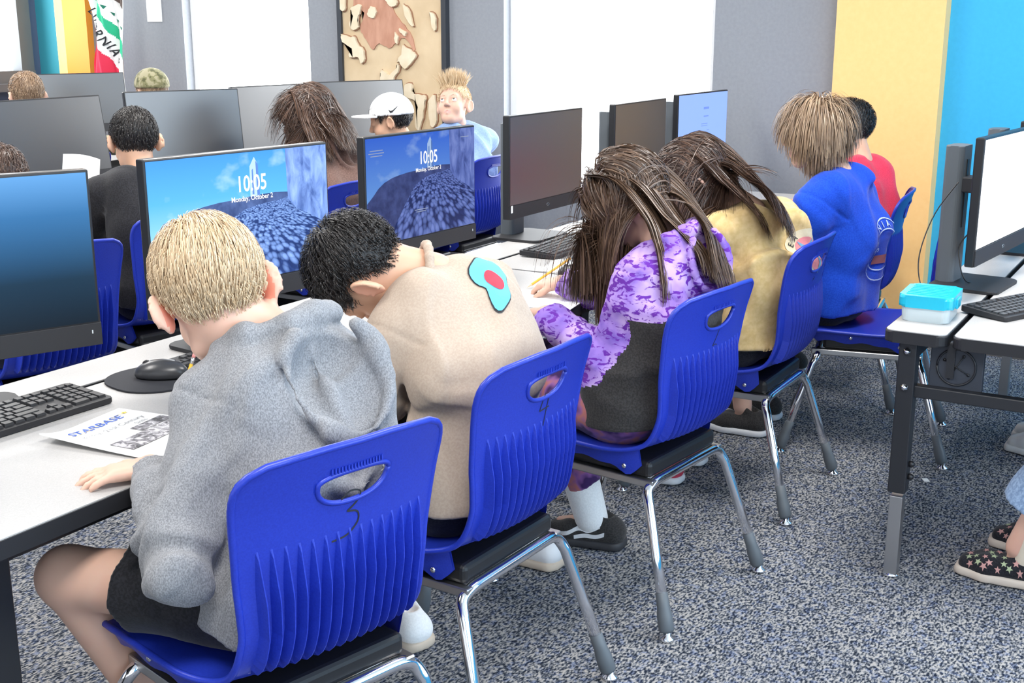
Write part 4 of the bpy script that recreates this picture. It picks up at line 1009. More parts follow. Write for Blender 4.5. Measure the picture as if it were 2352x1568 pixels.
legs_garment(G, 'shorts', J, F_SHORT, g=.012, upto=.62, flare=.008)
shoe(G, (1.45, 1.56, 0), (.2, 1), F_DGREY, mat('grey_sole', (0.5, 0.48, 0.45), .7)); shoe(G, (1.73, 1.60, 0), (.2, 1), F_DGREY, MATS['grey_sole'])
hair(G, hc, hF, 1.1, H_BLOND, 11000, lambda p, r: np.interp(p[:, 2], [-.06, 0, .06, .11], [.012, .018, .036, .052]) * (.8 + .4 * r.rand(len(p))), 6, .0012, crown_comb((-.01, -.045, .112), .35), .10, .12, seed=3, thick=.012, spread=.13, hug=.75)
# --- boy in tan shirt, head bowed
J = hips(dict(pel=(2.015, 1.285, .525), mid=(2.035, 1.275, .745), c7=(2.10, 1.425, .915), Ls=(1.95, 1.415, .815), Rs=(2.23, 1.37, .850), Le=(1.905, 1.50, .645), Lw=(1.97, 1.70, .71), Re=(2.29, 1.49, .66), Rw=(2.20, 1.70, .71), Lk=(1.95, 1.63, .515), La=(1.98, 1.62, .10), Rk=(2.16, 1.66, .515), Ra=(2.15, 1.60, .10)))
hF = frame((.16, .28, -.94), (-.50, .86, .10)); hc = (2.005, 1.53, .925)
T_, body = make_person('person', 'child in a tan shirt bowed low over the desk', J, (hc, hF, 'closed'), SK_M, None, dict(hs=1.08, earmat=mat('ear_tan', (.70, .34, .23), .5), Lh=((.3, .9, 0), (0, 0, 1), 1, (20, 22, 24, 26), .93), Rh=((-.3, .9, -.1), (0, 0, 1), -1, (50, 55, 60, 62), .93)), .0052)
o, v, f = garment(T_, 'tee_shirt', J, F_TAN, g=.018, sleeve=.92, hem=((2.05, 1.25, .495), (0, 0, -1)), fold=(.0095, 30, 11), wid=1.15, h=.0052, sg=.028, wr=(.006, 60))
# collar band
cN = V3(J['c7']); nd_ = unit(V3(hc) - cN); cF = Field(); e1 = unit(np.cross(nd_, V3(0, 0, 1))); e2 = np.cross(nd_, e1)
cF.chain([cN + nd_ * .022 + (e1 * math.cos(a) + e2 * math.sin(a)) * .064 for a in np.linspace(0, 2 * PI, 17)], [.0095] * 17, .006)
cb_, _, _ = solid('collar', cF, .004, F_TAN, T_, 1)
# abstract blue and red print on the back (plain stand-in)
upv = unit(V3(J['c7']) - V3(J['mid'])); rr = unit(V3(J['Rs']) - V3(J['Ls'])); oc = midpt(J['mid'], J['c7'], .60) + rr * .055
rim_ = []
for k in range(40):
    a = 2 * PI * k / 40; R = .055 * (1 + .18 * math.sin(3 * a + .6) + .10 * math.sin(5 * a)); rim_.append((R * .72 * math.cos(a) + .012 * math.sin(a), R * 1.25 * math.sin(a)))
def ring2(poly, s): return [(x * s, y * s) for x, y in poly]
decal('shirt_print_outline', poly2d([ring2(rim_, 1.06)]), oc, rr, upv, M_INK, o, T_, v, f, .0018)
decal('shirt_print', poly2d([rim_]), oc, rr, upv, mat('print_blue', (.11, .46, .68), .7), o, T_, v, f, .0030)
decal('shirt_print_centre', poly2d([[(.018 * math.cos(a) - .002, .030 * math.sin(a) - .006) for a in np.linspace(0, 2 * PI, 20)[:-1]]]), oc, rr, upv, mat('print_red', (.55, .03, .06), .7), o, T_, v, f, .0042)
legs_garment(T_, 'shorts', J, F_SHORT, g=.014, upto=.8)
shoe(T_, (1.98, 1.60, 0), (.2, 1), F_WHITE, mat('beige_sole', (.55, .45, .36), .7)); shoe(T_, (2.16, 1.58, 0), (.3, 1), F_WHITE, MATS['beige_sole'])
hair(T_, hc, hF, 1.08, H_BLACK, 8000, lambda p, r: np.interp(p[:, 2], [-.05, .02, .08, .11], [.010, .018, .035, .045]) * (.8 + .4 * r.rand(len(p))), 6, .0015, lambda p, r: (p - V3(0, -.03, .10)) + V3(0, .05, 0), .45, 0, seed=5, spread=.20, thick=.014, hug=.45)
# --- girl in purple hoodie
J = hips(dict(pel=(2.695, 1.215, .525), mid=(2.725, 1.155, .71), c7=(2.78, 1.185, .88), Ls=(2.66, 1.205, .82), Rs=(2.95, 1.165, .835), Le=(2.605, 1.275, .605), Lw=(2.665, 1.47, .712), Re=(3.02, 1.36, .68), Rw=(2.985, 1.60, .722), Lk=(2.66, 1.58, .515), La=(2.70, 1.53, .10), Rk=(2.87, 1.60, .515), Ra=(2.885, 1.44, .12)))
hF = azf(112, 36, -6); hc = (2.835, 1.335, .985)
P_, body = make_person('person', 'child in a purple tie dye hoodie writing with an orange pencil', J, (hc, hF, 'closed'), SK_L, None, dict(Lh=((.55, .55, -.10), (0, 0, 1), 1, (14, 18, 22, 24), .93), Rh=((.10, .62, -.10), (-.25, -.1, 1), -1, (62, 68, 74, 78), .93)), .0056)
rr = unit(V3(J['Rs']) - V3(J['Ls'])); bb = -unit(np.cross(V3(0, 0, 1), rr))
def seg_d(X, a, b): a, b = V3(a), V3(b); t = np.clip(((X - a) @ (b - a)) / ((b - a) @ (b - a)), 0, 1); return np.linalg.norm(X - a - t[:, None] * (b - a), axis=1)
def p_mat(X):
    arm = np.minimum(np.minimum(seg_d(X, J['Ls'], J['Le']), seg_d(X, J['Le'], J['Lw'])), np.minimum(seg_d(X, J['Rs'], J['Re']), seg_d(X, J['Re'], J['Rw'])))
    return ((arm > .074) & (X[:, 2] < .80 + .25 * (X[:, 0] - 2.78))).astype(int)
o, v, f = garment(P_, 'hoodie', J, [F_DYE, F_DGREY], g=.018, sleeve=1.96, hem=((2.70, 1.2, .475), (0, 0, -1)), fold=(.008, 38, 21), extra=hood(V3(J['c7']) + V3(0, 0, .030), rr, bb, .88, .2), h=.0056, sg=.018, wr=(.008, 95), matfn=p_mat)
legs_garment(P_, 'leggings', J, F_LEG, g=.010, upto=1.86)
for q in 'LR':
    Sk = Field(); a_ = V3(J[q + 'a']); Sk.cap(a_ + V3(0, 0, -.04), midpt(J[q + 'a'], J[q + 'k'], .30), .047, .054, .01); solid('sock', Sk, .006, F_WHITE, P_, 1)
M_SN = mat('white_leather', (.72, .72, .74), .5)
shoe(P_, (2.70, 1.52, 0), (.1, 1), M_SN, MATS['beige_sole'])
su = shoe(P_, (2.895, 1.43, 0), (-.15, 1), F_DGREY, mat('dark_sole', (.03, .03, .035), .6), L=.225)
sv = np.array([tuple(q.co) for q in su.data.vertices]) + np.array(P_.location); bv = BVHTree.FromPolygons([tuple(a) for a in sv], [tuple(p.vertices) for p in su.data.polygons])
for st_ in ([(-.03, .070), (.0, .055), (.03, .058), (.06, .042), (.10, .034)], [(-.045, .050), (-.02, .040), (.01, .040), (.04, .032)]):
    pt = smoothpath([(a, b, 0) for a, b in st_], 5); bm = bmesh.new(); prev = None
    for i_, p_ in enumerate(pt):
        row = []
        for dz_ in (-.006, .006):
            hit = bv.ray_cast(Vector((2.895 - .3, 1.43 + p_.x, p_.y + dz_)), Vector((1, 0, 0)))
            row.append(bm.verts.new((hit[0] + Vector((-.0015, 0, 0)) - Vector(P_.location))) if hit[0] is not None else None)
        if prev and None not in prev and None not in row: bm.faces.new((prev[0], row[0], row[1], prev[1]))
        prev = row
    fin('side_stripe', bm, M_SN, su)
col = [((2.60, 1.16, .60), (2.62, 1.17, .84), .09, .08), (J['mid'], J['c7'], .13, .11), (J['pel'], J['mid'], .13, .13), (J['Ls'], J['Rs'], .062, .062), (J['Ls'], J['Le'], .064, .062), (hc, J['c7'], .058, .062), (V3(J['c7']) + bb * .03, V3(J['c7']) + bb * .08 - V3(0, 0, .1), .09, .10)]
def long_comb(side, fwd=.35):
    def fn(p, r):
        d = np.zeros_like(p); fr = p[:, 1] > .015
        d[:, 0] = np.where(fr, np.sign(p[:, 0] + .004) * .9, p[:, 0] * 3.0); d[:, 1] = np.where(fr, -.25, np.where(np.abs(p[:, 0]) > .045, fwd * .3, -np.clip((p[:, 2] - .0) / .06, .2, 1.6))); d[:, 2] = np.where(fr, -.35, -.9); return d
    return fn
def line_long(y): return np.interp(y, [-.11, -.06, .0, .03, .06, .09], [-.07, -.075, -.05, .0, .050, .070])
hair(P_, hc, hF, 1.04, H_BROWN, 7000, (.40, .50), 22, .0026, long_comb(0, .25), .02, .9, col, 9, line_long, spread=.035, thick=.020, taper=.5, curl=.01)
lock(P_, [(2.865, 1.40, 1.075), (2.905, 1.31, 1.065), (2.92, 1.215, 1.00), (2.865, 1.115, .925), (2.79, 1.055, .865), (2.765, 1.025, .80)], H_BROWN, 800, [.03, .06, .075, .075, .065, .05], seed=71)
lock(P_, [(2.80, 1.39, 1.07), (2.80, 1.27, 1.05), (2.79, 1.18, .96), (2.75, 1.085, .885), (2.71, 1.05, .83)], H_BROWN, 500, [.03, .055, .06, .05, .04], seed=72)
lock(P_, [(2.765, 1.40, 1.055), (2.755, 1.30, 1.045), (2.735, 1.215, .97), (2.70, 1.165, .90), (2.655, 1.13, .83), (2.63, 1.12, .76)], H_BROWN, 500, [.03, .05, .055, .055, .045, .03], seed=77)
# --- girl in mustard sweatshirt
J = hips(dict(pel=(3.52, 1.215, .525), mid=(3.505, 1.165, .71), c7=(3.505, 1.225, .88), Ls=(3.375, 1.285, .825), Rs=(3.66, 1.20, .835), Le=(3.325, 1.40, .65), Lw=(3.43, 1.56, .71), Re=(3.72, 1.36, .66), Rw=(3.66, 1.57, .71), Lk=(3.43, 1.60, .515), La=(3.45, 1.50, .10), Rk=(3.60, 1.60, .515), Ra=(3.66, 1.50, .10)))
hF = azf(112, 52, 4); hc = (3.465, 1.40, .965)
Y_, body = make_person('person', 'child in a mustard sweatshirt leaning over the desk', J, (hc, hF, 'closed'), SK_L, None, dict(Lh=((.5, .6, 0), (0, 0, 1), 1, (20, 24, 28, 30), .93), Rh=((-.2, .9, -.1), (0, 0, 1), -1, (55, 60, 64, 66), .93)), .0062)
o, v, f = garment(Y_, 'sweatshirt', J, F_GOLD, g=.020, sleeve=1.94, hem=((3.52, 1.2, .495), (0, 0, -1)), fold=(.010, 34, 31), h=.0062, sg=.022, wr=(.009, 80), wid=1.08)
ob = midpt(J['mid'], J['c7'], .45); rr = V3(1, 0, 0); uu = V3(0, .05, 1); oc = (3.56, 1.0, .76)
W2 = mat('print_white', (.75, .73, .68), .8)
decal('back_print_disc', poly2d([[(.085 * math.cos(a), .085 * math.sin(a)) for a in np.linspace(0, 2 * PI, 28)[:-1]]]), oc, rr, uu, mat('print_cream', (.72, .62, .42), .8), o, Y_, v, f, .002)
decal('back_print_sun', poly2d([[(.05 * math.cos(a), .05 * math.sin(a) + .01) for a in np.linspace(0, 2 * PI, 24)[:-1]]]), oc, rr, uu, mat('print_pink', (.72, .24, .26), .8), o, Y_, v, f, .0032)
decal('back_print_palm', poly2d([[(.00, -.05), (.015, -.05), (.01, .0), (.05, .02), (.02, .03), (.03, .055), (0, .03), (-.03, .05), (-.02, .02), (-.05, .0), (-.005, .005)]]), oc, rr, uu, mat('print_bluegreen', (.16, .35, .50), .8), o, Y_, v, f, .0044)
def arc_text(name, s_, size, R, a0, a1, oc_, ux, uy, m, par, root, v, f, off=.0044, flip=1):
    for i, ch_ in enumerate(s_):
        if ch_ == ' ': continue
        a = math.radians(a0 + (a1 - a0) * (i / max(1, len(s_) - 1))); me = textmesh(ch_, size, size * .012)
        bm = bmesh.new(); bm.from_mesh(me); bmesh.ops.triangulate(bm, faces=bm.faces[:]); bm.to_mesh(me); bm.free()
        rot = a - PI / 2 if flip > 0 else a + PI / 2
        for q in me.vertices:
            x, y = q.co.x, q.co.y; q.co = (R * math.cos(a) + x * math.cos(rot) - y * math.sin(rot), R * math.sin(a) + x * math.sin(rot) + y * math.cos(rot), 0)
        decal(name, me, oc_, ux, uy, m, par, root, v, f, off)
arc_text('print_letter', 'BEA', .022, .068, 165, 120, oc, rr, uu, M_INK, o, Y_, v, f)
arc_text('print_letter', 'CAP', .022, .068, 200, 250, oc, rr, uu, M_INK, o, Y_, v, f, .0044, -1)
legs_garment(Y_, 'trousers', J, F_BLACK, g=.012, upto=1.85)
shoe(Y_, (3.46, 1.49, 0), (0, 1), mat('red_canvas', (.5, .04, .08), .7), M_SN, h=.006); shoe(Y_, (3.66, 1.49, 0), (0, 1), MATS['red_canvas'], M_SN, h=.006)
col = [(J['mid'], J['c7'], .14, .125), (J['pel'], J['mid'], .14, .14), (J['Ls'], J['Rs'], .068, .068), (J['Ls'], J['Le'], .066, .064), (hc, J['c7'], .06, .066)]
def back_comb(p, r):
    d = np.zeros_like(p); d[:, 0] = np.sign(p[:, 0]) * .18; d[:, 1] = np.where(p[:, 1] > .0, -.8, -np.clip(p[:, 2] / .06, .2, 1.6)); d[:, 2] = np.where(p[:, 1] > .0, -.15, -.9); return d
hair(Y_, hc, hF, 1.0, H_DKBROWN, 6000, (.36, .48), 20, .0028, back_comb, .02, .55, col, 12, line_long, spread=.08, thick=.022, taper=.5, curl=.05)
lock(Y_, [(3.46, 1.45, 1.055), (3.50, 1.38, 1.07), (3.515, 1.29, 1.02), (3.48, 1.19, .945), (3.41, 1.115, .90), (3.345, 1.075, .85)], H_DKBROWN, 900, [.03, .06, .08, .08, .07, .05], seed=73, thick=.02, wave=.010)
lock(Y_, [(3.43, 1.44, 1.05), (3.43, 1.36, 1.05), (3.43, 1.27, .97), (3.39, 1.18, .90), (3.33, 1.13, .86)], H_DKBROWN, 500, [.03, .05, .06, .06, .05], seed=74, wave=.010)
# --- boy in blue shirt, upright, profile
J = hips(dict(pel=(4.16, 1.13, .53), mid=(4.145, 1.10, .72), c7=(4.13, 1.145, .935), Ls=(4.00, 1.175, .86), Rs=(4.275, 1.135, .86), Le=(3.985, 1.25, .635), Lw=(4.03, 1.44, .69), Re=(4.35, 1.24, .635), Rw=(4.30, 1.44, .70), Lk=(4.05, 1.47, .515), La=(4.05, 1.42, .10), Rk=(4.25, 1.49, .515), Ra=(4.26, 1.44, .10)))
hF = azf(112, 6, 0); hc = (4.105, 1.235, 1.075)
B_, body = make_person('person', 'child in a bright blue shirt sitting upright in profile', J, (hc, hF, 'open'), SK_L, None, dict(hs=.98, gaze=-.3, ears=False, Lh=((.2, .9, -.1), (0, 0, 1), 1, (30, 34, 38, 40), .93), Rh=((-.2, .9, 0), (0, 0, 1), -1, (30, 34, 38, 40), .93)), .0056)
o, v, f = garment(B_, 'tee_shirt', J, F_BLUE, g=.020, sleeve=.98, hem=((4.16, 1.1, .475), (0, 0, -1)), fold=(.010, 32, 41), h=.006, sg=.026, wid=1.1, wr=(.006, 60))
oc = (4.185, .98, .69); rr = V3(.98, .15, 0); uu = V3(0, 0, 1); PW = mat('print_pale_blue', (.55, .66, .85), .8)
arc_text('print_letter', 'VACA', .030, .088, 215, 160, oc, rr, uu, PW, o, B_, v, f)
arc_text('print_letter', 'NIA', .030, .088, 120, 80, oc, rr, uu, PW, o, B_, v, f)
arc_text('print_letter', 'S', .036, .03, 180, 180, oc, rr, uu, PW, o, B_, v, f)
for R in (.105, .070):
    n_ = 36; decal('print_ring', poly2d([[(R * math.cos(a), R * 1.0 * math.sin(a)), ((R + .004) * math.cos(a), (R + .004) * math.sin(a)), ((R + .004) * math.cos(b), (R + .004) * math.sin(b)), (R * math.cos(b), R * math.sin(b))] for a, b in [(2 * PI * k / n_, 2 * PI * (k + 1) / n_) for k in range(n_)]], .03), oc, rr, uu, PW, o, B_, v, f, .004)
decal('print_patch', poly2d([[(-.035, -.05), (.03, -.05), (.03, -.02), (-.03, -.02)]]), oc, rr, uu, mat('print_rust', (.35, .12, .12), .8), o, B_, v, f, .004)
legs_garment(B_, 'trousers', J, F_BLACK, g=.014, upto=1.8, h=.007)
shoe(B_, (4.05, 1.41, 0), (0, 1), F_DGREY, M_SN, h=.006); shoe(B_, (4.26, 1.43, 0), (0, 1), F_DGREY, M_SN, h=.006)
def bowl_len(p, r): return np.interp(p[:, 1], [-.10, 0, .05, .08], [.10, .12, .12, .10]) * (.85 + .3 * r.rand(len(p)))
def bowl_comb(p, r):
    d = p - V3(0, -.03, .115); d[:, 2] -= .05; return d
hair(B_, hc, hF, .98, H_LTBROWN, 5200, bowl_len, 10, .0026, bowl_comb, .10, .28, (), 15, lambda y: np.interp(y, [-.11, -.06, -.01, .03, .06, .09], [-.055, -.06, -.045, .0, .05, .07]), spread=.14, thick=.022, taper=.4, curl=.05, hdec=2.6, hug=.6)
# --- boy in red shirt
J = hips(dict(pel=(4.80, 1.26, .53), mid=(4.83, 1.22, .72), c7=(4.87, 1.27, .905), Ls=(4.74, 1.31, .83), Rs=(5.02, 1.245, .83), Le=(4.72, 1.42, .64), Lw=(4.80, 1.60, .71), Re=(5.10, 1.35, .64), Rw=(5.02, 1.56, .71), Lk=(4.72, 1.62, .515), La=(4.74, 1.55, .10), Rk=(4.92, 1.62, .515), Ra=(4.93, 1.55, .10)))
hF = azf(108, 12, 0); hc = (4.90, 1.345, 1.03)
R_, body = make_person('person', 'child in a red shirt half hidden behind the blue shirt', J, (hc, hF, 'closed'), SK_M, None, dict(Lh=((.2, .9, 0), (0, 0, 1), 1, (30, 34, 38, 40), .93), Rh=((-.2, .9, 0), (0, 0, 1), -1, (30, 34, 38, 40), .93)), .0065)
garment(R_, 'tee_shirt', J, F_RED, g=.018, sleeve=.9, hem=((4.8, 1.2, .49), (0, 0, -1)), fold=(.009, 32, 51), h=.0065, sg=.024, wid=1.1)
legs_garment(R_, 'trousers', J, F_BLACK, g=.014, upto=1.85, h=.007)
shoe(R_, (4.74, 1.54, 0), (0, 1), F_DGREY, M_SN, h=.007); shoe(R_, (4.93, 1.54, 0), (0, 1), F_DGREY, M_SN, h=.007)
hair(R_, hc, hF, 1.0, H_BLACK, 4500, (.014, .03), 5, .002, crown_comb(), .35, .05, seed=17)
# --- second row
def row2(label, dx, dy, head, sk, top, tm, low, hairargs, cfg=None, az=90, lean=0.0, h=.0068, sleeve=.9, armz=.71, J2=None, hoodm=False, eyes='closed', seed=60):
    a = math.radians(az - 90); R = np.array([[math.cos(a), -math.sin(a)], [math.sin(a), math.cos(a)]])
    def Q(x, y, z): p = R @ np.array([x, y]); return (dx + p[0], dy + p[1], z)
    hc, hF = head; nk = V3(hc) + hF[1] * -.045 + hF[2] * -.115; nk[2] = min(nk[2], hc[2] - .105)
    J = dict(pel=Q(0, 0, .53), c7=tuple(nk)); m_ = midpt(J['pel'], J['c7'], .5) + np.array([*(R @ np.array([0, -.045])), 0]); J['mid'] = tuple(m_)
    r2 = R @ np.array([1, 0]); f2 = R @ np.array([0, 1])
    for q, sg_ in (('L', -1), ('R', 1)):
        S = nk + np.array([r2[0] * sg_ * .142 + f2[0] * .02, r2[1] * sg_ * .142 + f2[1] * .02, -.072]); J[q + 's'] = tuple(S)
        E_ = S + np.array([r2[0] * sg_ * .055 + f2[0] * .10, r2[1] * sg_ * .055 + f2[1] * .10, -.20]); J[q + 'e'] = tuple(E_)
        Wv = E_ + np.array([-r2[0] * sg_ * .08 + f2[0] * .18, -r2[1] * sg_ * .08 + f2[1] * .18, armz - E_[2]]); J[q + 'w'] = tuple(Wv)
        J[q + 'k'] = Q(sg_ * .09, .37, .515); J[q + 'a'] = Q(sg_ * .09, .32, .10)
    if J2: J.update(J2)
    hips(J); c = dict(Lh=((f2[0] + .3 * r2[0], f2[1] + .3 * r2[1], -.05), (0, 0, 1), 1, (30, 34, 38, 40), .93), Rh=((f2[0] - .3 * r2[0], f2[1] - .3 * r2[1], -.05), (0, 0, 1), -1, (40, 44, 48, 50), .93)); c.update(cfg or {})
    root, body = make_person('person', label, J, (hc, hF, eyes), sk, None, c, h)
    ex = None
    if hoodm:
        rr = unit(V3(J['Rs']) - V3(J['Ls'])); bq = -unit(np.cross(V3(0, 0, 1), rr)); ex = hood(V3(J['c7']) + V3(0, 0, .015), rr, bq, .95, .45)
    o, v, f = garment(root, top, J, tm, g=.018, sleeve=sleeve, hem=(Q(0, 0, .49), (0, 0, -1)), fold=(.008, 32, seed), h=h, sg=.022, extra=ex, wid=1.08)
    legs_garment(root, 'trousers', J, low, g=.014, upto=1.85, h=.008)
    for q, sg_ in (('L', -1), ('R', 1)): shoe(root, (J[q + 'a'][0], J[q + 'a'][1], 0), (f2[0], f2[1]), F_DGREY, M_SN, h=.008)
    if hairargs: hair(root, hc, hF, c.get('hs', 1.0), **hairargs)
    return root, J, o, v, f, body
short = lambda m, n=4500, **k: dict(m=m, n=n, length=(.016, .032), steps=5, width=.0022, comb=crown_comb(), lift=.35, gravity=.08, **k)
row2('child in a black shirt seen from behind in the second row', 3.02, 3.22, ((3.125, 3.42, 1.025), azf(58, 16, 0)), SK_M, 'tee_shirt', F_BLACK, F_BLACK, short(H_BLACK, 6000, seed=21), az=66, sleeve=1.5)
r_, J, o, v, f, b_ = row2('child in a brown hooded top facing away in the second row', 3.97, 3.25, ((4.13, 3.47, 1.045), azf(118, 22, 0)), SK_M, 'hoodie', F_BROWN, F_BLACK, None, hoodm=True, sleeve=1.9, az=85)
hair(r_, (4.13, 3.47, 1.045), azf(118, 22, 0), 1.0, H_DKBROWN, 5000, (.28, .38), 16, .0026, long_comb(0), .06, .5, [(J['mid'], J['c7'], .14, .12), (J['Ls'], J['Rs'], .068, .068), ((4.13, 3.47, 1.045), J['c7'], .06, .066)], 25, line_long, spread=.08, thick=.024, taper=.5, curl=.10)
lock(r_, [(4.14, 3.50, 1.16), (4.165, 3.42, 1.15), (4.17, 3.36, 1.06), (4.155, 3.28, .97), (4.13, 3.22, .90)], H_DKBROWN, 800, [.03, .07, .09, .09, .07], .0034, 75, .02, wave=.012)
lock(r_, [(4.09, 3.50, 1.14), (4.07, 3.43, 1.12), (4.06, 3.38, 1.03), (4.02, 3.30, .94), (4.00, 3.26, .88)], H_DKBROWN, 500, [.03, .05, .06, .06, .05], .0034, 76, .02, wave=.012)
r_, J, o, v, f, b_ = row2('child under the white cap in the second row', 4.57, 3.24, ((4.72, 3.45, .998), azf(118, 14, 0)), SK_M, 'tee_shirt', F_BLACK, F_BLACK, short(H_BLACK, 3000, seed=27), az=80)
hc = V3(4.72, 3.45, .998); hF = azf(118, 4, 0)
cp_ = empty('baseball_cap', (4.72, 3.45, 1.0)); tag(cp_, 'white flat brimmed cap with a black curved mark on its side', 'cap')
Cd = Field(); Cd.ell(hc + hF[2] * .034 - hF[1] * .012, (.088, .106, .098), hF, .01); Cd.cuts.append((hc + hF[2] * .028, -hF[2], 1))
co_, cv_, cf_ = solid('crown', Cd, .006, F_WHITE, cp_, 1)
Bd = Field(); 
def brim_fn(P):
    q = (P - hc - hF[2] * .032) @ hF.T; z = q[:, 2] + .9 * q[:, 0] ** 2
    return np.maximum(np.maximum(np.hypot(q[:, 0] / .088, (q[:, 1] - .055) / .125) - 1, 0) * .1 + (np.hypot(q[:, 0] / .088, (q[:, 1] - .055) / .125) - 1) * .05, np.maximum(np.abs(z) - .0038, .045 - q[:, 1]))
Bd.add(brim_fn, hc - .26, hc + .26, .004); solid('brim', Bd, .004, F_WHITE, cp_, 1)
decal('cap_mark', poly2d([[(-.020, .004), (-.012, -.014), (-.002, -.012), (.030, .020), (.000, -.002), (-.010, -.004)]], .01), hc - hF[0] * .07 - hF[1] * .03 + hF[2] * .055, -hF[1] * 1.0, hF[2], M_INK, co_, cp_, cv_, cf_, .002)
hF = azf(192, -20, 4); hc = (5.275, 3.455, 1.045)
r_, J, o, v, f, b_ = row2('child in a slate blue shirt looking up in the second row', 5.10, 3.30, (hc, hF), SK_L, 'tee_shirt', F_SLATE, F_BLACK, dict(m=H_BLOND, n=2600, length=(.012, .024), steps=5, width=.0022, comb=crown_comb((0, 0, .11), .1), lift=.4, gravity=.05, seed=33), az=92, eyes='open', cfg=dict(gaze=.35), h=.0052,
    J2=dict(c7=(5.30, 3.44, .925), Ls=(5.17, 3.49, .86), Rs=(5.42, 3.36, .86), mid=(5.19, 3.33, .73)))
def spike_line(y): return np.interp(y, [-.11, -.03, .06, .09], [.2, .095, .075, .2])
hair(r_, hc, hF, 1.0, H_BLOND, 900, (.05, .085), 5, .0035, lambda p, r: V3(0, .3, 1) + 0 * p, 3.0, 0, seed=34, line=spike_line, spread=.35, taper=.1, hug=0, name='spiked_fringe')
for q in (-1, 1):
    tube('eyebrow', [V3(hc) + hF[0] * x_ * q + hF[1] * y_ + hF[2] * z_ - np.array(r_.location) for x_, y_, z_ in ((.016, .0835, .021), (.030, .081, .026), (.044, .072, .021))], [.0012, .0021, .001], H_LTBROWN, b_, 6)
# partly hidden children
row2('child whose head just shows above the near left monitor', 2.38, 3.12, ((2.51, 3.37, .945), azf(85, 20, 0)), SK_M, 'tee_shirt', F_WHITE, F_BLACK, short(H_DKBROWN, 2500, seed=41), h=.009)
row2('child in the third row below the corner window at the far left', 4.20, 5.16, ((4.215, 5.37, 1.085), azf(70, 10, 0)), SK_L, 'tee_shirt', F_GREY, F_BLACK, short(H_LTBROWN, 3500, seed=43), h=.009)
r_, J, o, v, f, b_ = row2('child in camouflage clothes in the third row below the flag', 5.04, 5.14, ((5.04, 5.35, 1.065), azf(80, 10, 0)), SK_L, 'jacket', F_CAMO, F_CAMO, short(H_LTBROWN, 2500, seed=45), h=.009, sleeve=1.9, J2=dict(Le=(4.66, 5.10, .80), Lw=(4.48, 5.24, .84)))
cp2 = empty('soft_cap', (5.04, 5.35, 1.07)); tag(cp2, 'green camouflage cap in front of the bright window', 'cap'); hF = azf(80, 0, 0); Cd = Field(); hc = V3(5.04, 5.35, 1.075)
Cd.ell(hc + hF[2] * .035 - hF[1] * .012, (.092, .110, .096), hF, .01); Cd.cuts.append((hc + hF[2] * .02, -hF[2], 1)); Cd.cap(hc + hF[1] * .07 + hF[2] * .026, hc + hF[1] * .14 + hF[2] * .015, .02, .02, .02); solid('crown', Cd, .007, F_CAMO, cp2, 1)
# children at the right table (mostly outside the frame)
r_, J, o, v, f, b_ = row2('child in pale flared jeans and star print slip on shoes at the right edge', 3.40, -.25, ((3.42, .0, 1.04), azf(95, 20, 0)), SK_L, 'tee_shirt', F_WHITE, F_JEAN, short(H_BROWN, 2500, seed=47), h=.009, J2=dict(Lk=(3.22, .20, .515), La=(3.235, .36, .10), Rk=(3.50, .17, .515), Ra=(3.475, .315, .10)))
for ob in list(r_.children):
    if ob.name.startswith(('shoe', 'trousers')): bpy.data.objects.remove(ob)
legs_garment(r_, 'jeans', J, F_JEAN, g=.012, upto=1.72, flare=.05, h=.0055)
F_VAN = cloth('black_canvas', [(.4, (.012, .012, .016)), (.6, (.02, .02, .026))]); M_OFFW = mat('worn_white_rubber', (.55, .47, .40), .7)
star = lambda s_, rot: [((s_ if k % 2 == 0 else s_ * .42) * math.cos(PI / 5 * k + rot), (s_ if k % 2 == 0 else s_ * .42) * math.sin(PI / 5 * k + rot)) for k in range(10)]
for (x, y, dx) in ((3.235, .365, .02), (3.475, .32, -.03)):
    su = shoe(r_, (x, y, 0), (dx, 1), F_VAN, M_OFFW, L=.222, h=.0045)
    sv = np.array([tuple(q.co) for q in su.data.vertices]) + np.array(r_.location); sff = [tuple(p.vertices) for p in su.data.polygons]
    bvq = np.array([list(p) for p in sff])
    bv = BVHTree.FromPolygons([tuple(a) for a in sv], sff); dirv = unit(V3(.62, 0, -.78)); ax2 = V3(.78, 0, .62); done = []
    for k in range(120):
        cu, cy_ = rnd.uniform(-.035, .045), rnd.uniform(-.03, .12)
        if any((cu - a) ** 2 + (cy_ - b) ** 2 < .017 ** 2 for a, b in done): continue
        me = poly2d([star(rnd.uniform(.0085, .0115), rnd.uniform(0, 1))], .02); ok = True
        for q in me.vertices:
            st = V3(x, y + cy_ + q.co.y, .035) + ax2 * (cu + q.co.x) - dirv * .2
            hit = bv.ray_cast(Vector(st), Vector(dirv))
            if hit[0] is None or hit[0].z < .026: ok = False; break
            q.co = hit[0] - Vector(dirv) * .0016 - Vector(r_.location)
        if ok:
            done.append((cu, cy_)); me.materials.append([mat('star_green', (.36, .42, .26), .8), mat('star_pink', (.50, .27, .25), .8)][len(done) % 2]); me.name = 'star_print'; link(bpy.data.objects.new('star_print', me), su)
    Sk = Field(); Sk.cap((x, y - .03, .07), (x, y - .05, .22), .040, .043, .01); solid('sock', Sk, .006, mat('cream_sock', (.62, .55, .45), .9), r_, 1)
r_, J, o, v, f, b_ = row2('child in jeans and a white clog farther along the right table', 4.36, -.15, ((4.38, .1, 1.04), azf(95, 20, 0)), SK_L, 'tee_shirt', F_SLATE, F_JEAN, short(H_BROWN, 2500, seed=49), h=.010, J2=dict(Lk=(4.30, .22, .52), La=(4.345, .42, .10), Rk=(4.46, .22, .52), Ra=(4.50, .40, .10)))
